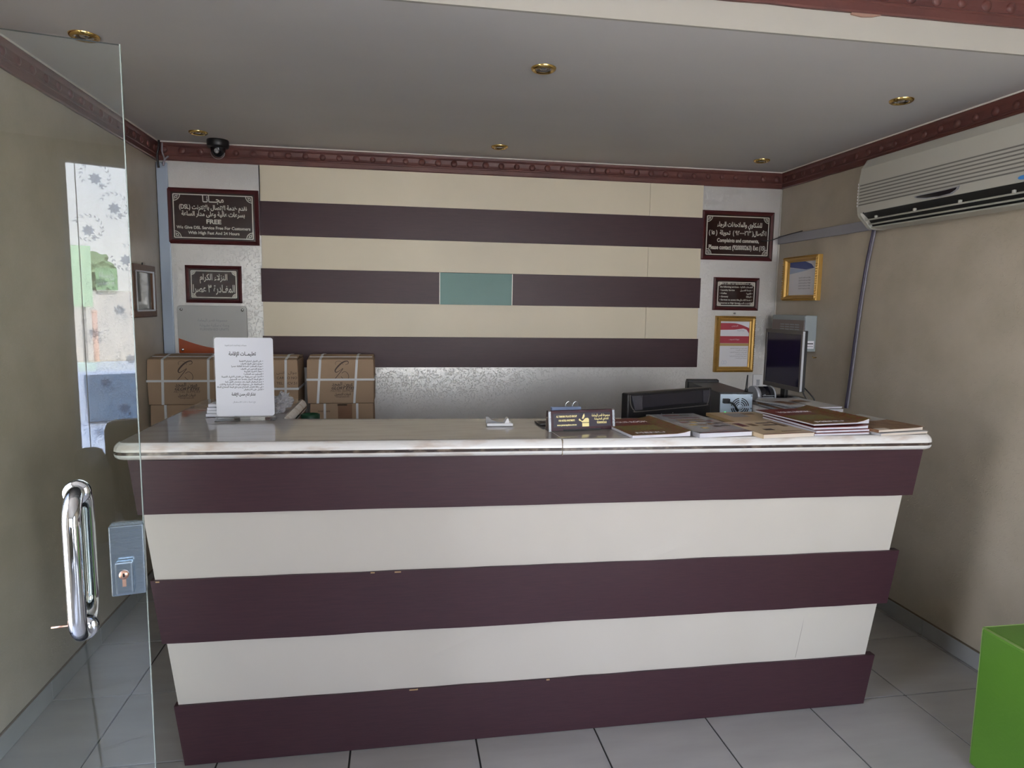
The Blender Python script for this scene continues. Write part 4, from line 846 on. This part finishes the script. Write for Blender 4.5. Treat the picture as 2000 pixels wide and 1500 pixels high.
t = thing('wall_switch', 'small white socket low in the right back corner behind the flat monitor', 'socket', (2.44, YB-.001, 1.03)); MB().box(-.035, .035, -.012, 0, 0, .11, .003).build('plate', M['white'], t); MB().box(-.012, .012, -.016, -.012, .035, .075, .001).build('rocker', M['silverp'], t)
t = thing('brass_hook', 'tiny brass hook on the right wall just under the fuse box', 'hook', (XR-.001, 3.80, 1.295)); MB().tube([(0, 0, 0), (-.02, 0, -.002), (-.026, 0, .006)], .0035, 8).build('hook', M['brass'], t)
t = thing('drain_cable', 'dark violet cable hanging down the right wall from the air conditioner', 'cable', (0, 0, 0))
pp = [(2.50, 3.30, 2.075), (2.525, 3.335, 2.05), (2.533, 3.36, 1.97), (2.534, 3.395, 1.80), (2.534, 3.43, 1.50), (2.534, 3.455, 1.22), (2.534, 3.475, 1.03)]
MB().tube(smooth_line(pp), .0085, 8).build('thick_cable', M['cable'], t); MB().tube(smooth_line([(x+.001, y-.013, z) for x, y, z in pp]), .005, 8).build('thin_cable', M['cablew'], t)
# air conditioner
ac = thing('air_conditioner', 'off-white wall-mounted split air conditioner high on the right wall', 'air conditioner', (XR-.001, 2.715, 2.02))
L = .525   # half length along y ; local x toward wall = 0, front = -0.195
prof = [(0, .02), (0, .355), (-.10, .355), (-.16, .335), (-.188, .29), (-.197, .215), (-.197, .112), (-.194, .064), (-.186, .064), (-.150, .112), (-.06, .112), (-.085, .0), (-.125, .0), (-.127, -.008), (-.05, -.014), (-.006, .005)]
vs = [(x, -L, z) for x, z in prof]+[(x, L, z) for x, z in prof]; n = len(prof)
b = MB(); ends = [(0, 1, 2, 3, 4, 5, 6, 7, 8, 9, 10, 11, 12)]
b.add(vs, [(i, (i+1) % n, n+(i+1) % n, n+i) for i in range(n)]); b.build('casing', M['acw'], ac, .002)
pe = [(0, .02), (0, .355), (-.10, .355), (-.16, .335), (-.188, .29), (-.197, .215), (-.197, .112), (-.194, .064), (-.188, .050), (-.132, -.008), (-.12, -.014), (-.05, -.016), (-.006, .005)]
for y0, y1 in ((L-.022, L+.004), (-L-.004, -L+.022)): MB().prism([(x*1.004, z) for x, z in pe], 'y', y0, y1).build('end_cap', M['acw'], ac, .003)
for k in range(7):
    z = .200-.0162*k; MB().box(-.1985, -.196, -L+.03, L-.008, z, z+.0062).build('intake_slot', M['acslot'], ac)
for k in range(8): MB().box(-.1985, -.18, L+.002, L+.0065, .100+.0155*k, .108+.0155*k).build('end_rib', M['paper'], ac)
MB().prism([(-.183, .066), (-.150, .108), (-.066, .108), (-.09, .003), (-.120, .003), (-.150, .040)], 'y', -L+.022, L-.022).build('outlet_recess', M['acdark'], ac)
for x, z in ((-.164, .030), (-.143, .010)): MB().prism([(x-.004, z+.001), (x-.001, z+.004), (x+.003, z-.001), (x, z-.004)], 'y', -L+.025, L-.025).build('outlet_flap', M['acw'], ac)
for y in (-.36, -.10, .16, .42):
    MB().lathe([(0, -.004), (.008, -.004), (.008, .008), (0, .010)], (-.166, y, .036), 'z', 10).build('flap_pivot', M['acw'], ac)
ep = [( .135, .092), (.120, .083), (.06, .072), (-.02, .066), (-.085, .070), (-.118, .086), (-.125, .099), (-.06, .0955), (.03, .0945), (.10, .0945)]
def acface(poly, x0, x1):
    return MB().add([(x0, y, z) for y, z in poly]+[(x1, y, z) for y, z in poly], [tuple(range(len(poly)))[::-1], tuple(range(len(poly), 2*len(poly)))]+[(i, (i+1) % len(poly), len(poly)+(i+1) % len(poly), len(poly)+i) for i in range(len(poly))])
acface(ep, -.199, -.190).build('display_surround', M['greyp'], ac); acface([(y*.9, .083+(z-.083)*.68) for y, z in ep], -.2005, -.199).build('display_window', M['blackg'], ac)
acface([(-.425+.022*math.cos(a), .080+.008*math.sin(a)) for a in [2*PI*k/14 for k in range(14)]], -.1995, -.195).build('blue_emblem', mat('emblem_blue', (.05, .22, .55), .3), ac)
MB().lathe([(0, -.003), (.004, -.003), (.004, 0)], (-.197, L-.05, .062), 'x', 10).build('screw', M['black'], ac)
# ================================================================ green ottoman
t = thing('green_ottoman', 'bright green vinyl cube seat standing against the right wall', 'ottoman', (1.945, 1.34, 0))
MB().box(0, .56, 0, .55, .03, .53, .012).build('cushion_body', M['green'], t)
for a_, b_ in ((( .006, .006), (.006, .544)), ((.006, .544), (.554, .544)), ((.006, .006), (.554, .006)), ((.554, .006), (.554, .544))):
    MB().tube([(a_[0], a_[1], .526), (b_[0], b_[1], .526)], .0042, 8).build('top_piping', M['greenpipe'], t)
for x, y in ((.006, .544), (.006, .006), (.554, .006), (.554, .544)): MB().tube([(x, y, .035), (x, y, .526)], .0042, 8).build('corner_piping', M['greenpipe'], t)
for x in (.05, .51):
    for y in (.05, .5): MB().lathe([(0, 0), (.02, 0), (.022, .03)], (x, y, 0), n=12).build('foot', M['black'], t)
# ================================================================ behind the camera: sofa and street (seen in the glass door)
t = thing('sofa', 'olive-brown sofa by the street window, mirrored dimly in the glass door', 'sofa', (.10, -1.95, 0))
MB().box(-.50, .90, -.28, -.06, .12, .765, .07).build('backrest', M['sofa'], t); MB().box(-.44, .84, -.1, .42, .12, .42, .05).build('seat', M['sofa'], t)
MB().box(-.68, -.50, -.28, .42, .08, .585, .06).build('armrest', M['sofa'], t); MB().box(.90, 1.06, -.28, .42, .08, .60, .06).build('armrest', M['sofa'], t)
GZ = -.8
struct(MB().box(-40, 40, -60, YF-.12, GZ-.1, GZ).build('pavement', M['pave'])); struct(MB().box(-60, XL-.12, YF-.12, 20, GZ-.1, GZ).build('pavement', M['pave']))
struct(MB().box(-4, 4, -4.2, YF-.12, GZ, -.06).build('terrace', M['pave'])); struct(MB().box(-4, XL-.12, YF-.12, 3, GZ, -.06).build('terrace', M['pave']))
struct(MB().box(-20, 40, -28.4, -28, GZ, 1.93).build('street_wall', M['wallp']))
t = thing('parked_car', 'pale blue-white parked car mirrored in the glass door', 'car', (.30, -7.05, GZ))
body = [(-2.1, .30), (2.1, .30), (2.15, .62), (1.9, .80), (1.1, .93), (-1.5, .98), (-2.15, .9), (-2.2, .5)]
MB().prism(body, 'x', -.85, .85).build('body', M['carp'], t, .06)
MB().prism([(1.1, .92), (.35, 1.49), (-.9, 1.52), (-1.6, .97)], 'x', -.70, .70).build('cabin', M['carp'], t, .05)
MB().prism([(1.06, .965), (.44, 1.44), (.46, 1.46), (1.10, .975)], 'x', -.62, .62).build('windscreen', M['carg'], t)
for x in (-.708, .700): MB().prism([(.9, .97), (.35, 1.40), (-.85, 1.44), (-1.35, 1.0)], 'x', x, x+.008).build('side_window', M['carg'], t)
for x in (-.84, .66):
    for y in (-1.35, 1.35): MB().lathe([(0, 0), (.31, 0), (.33, .03), (.33, .15), (.31, .18), (0, .18)], (x, y, .33), 'x', 24).build('wheel', M['tyre'], t)
for x in (-.65, .45): MB().box(x, x+.2, 2.06, 2.14, .55, .66, .02).build('headlamp', M['silverp'], t)
t = thing('shop_pillar_sign', 'pale green roadside pillar sign mirrored in the glass door', 'sign', (.385, -22, GZ)); MB().box(-.265, .265, -.2, .2, 2.15, 4.03, .02).build('sign_panel', M['sgreen'], t); MB().box(-.06, .06, -.1, .1, 0, 2.15).build('post', M['greyp'], t)
t = thing('green_billboard', 'dark green billboard above the street wall, mirrored in the glass door', 'billboard', (1.47, -27.9, 1.95)); MB().box(-.37, .37, -.05, .05, .0, .86, .01).build('board', M['sgreen2'], t)
text(ar('للبيع'), .28, 0, .60, M['paper'], t, .055, rot=(PI/2, 0, PI)); text('R 0506', .18, 0, .25, M['paper'], t, .055, rot=(PI/2, 0, PI))
t = thing('orange_post', 'slim orange roadside post mirrored in the glass door', 'post', (.565, -20, GZ)); MB().tube([(0, 0, 0), (0, 0, 2.0)], .07, 12).build('pole', M['spost'], t); MB().lathe([(.07, 0), (.09, .02), (.07, .08), (0, .09)], (0, 0, 2.0), n=12).build('cap', M['spost'], t)
t = thing('street_tree', 'dusty green street tree mirrored in the glass door', 'tree', (1.15, -30.5, GZ)); MB().tube([(0, 0, 0), (.1, 0, 2.0), (0, 0, 3.2)], [.2, .15, .1], 10).build('trunk', M['signwood'], t)
bm = bmesh.new(); bmesh.ops.create_icosphere(bm, subdivisions=4, radius=1.2)
for v in bm.verts: v.co *= .65*(1+.45*noise.noise(v.co*2.2)); v.co.z = v.co.z*.9+3.6
me = bpy.data.meshes.new('crown'); bm.to_mesh(me); bm.free(); me.materials.append(M['leafm']); o = bpy.data.objects.new('crown', me); C.objects.link(o); o.parent = t

tag(MB().tube(smooth_line([(2.40, YB-.024, 2.040), (2.47, YB-.024, 2.046), (2.515, 4.20, 2.070), (2.524, 4.0, 2.082)]), .0028, 6).build('loose_wire', M['black']), 'thin black wire running from the complaints sign onto the grey trunking', 'wire')
# seams and nicks on the counter front
sm_ = mat('seam_dark', (.30, .28, .25), .8)  # thin darker line along each cream panel seam
for z0, z1, s_ in ((.668, .878, .873), (.224, .430, .870)):
    a, b = S(s_, z0, .0095), S(s_+.004, z1, .0095)
    MB().hexa([a, a+Vector((.002, 0, 0)), a+Vector((.002, .002, 0)), a+Vector((0, .002, 0)), b, b+Vector((.002, 0, 0)), b+Vector((.002, .002, 0)), b+Vector((0, .002, 0))]).build('panel_seam', sm_, ct)
nick = mat('chipped_edge', (.45, .30, .16), .8)
for s_, z, l_ in ((.300, .215, .030), (.292, .656, .022), (.262, .657, .014), (.006, .655, .012), (.49, .215, .012)):
    a = S(s_, z, -.0006); MB().box(a.x, a.x+l_, a.y, a.y+.003, z-.0035, z+.0008).build('edge_chip', nick, ct)

# finer pieces go one level down, under the part they sit on
for o in list(bpy.data.objects):
    if o.parent and o.parent.name == 'computer_tower' and o.name.split('.')[0] in ('fan_slots', 'fan_hub', 'power_plug', 'power_cable', 'white_cable', 'green_light', 'screw', 'clip'): o.parent = rp_
    if o.name == 'display_window': o.parent = bpy.data.objects['display_surround']
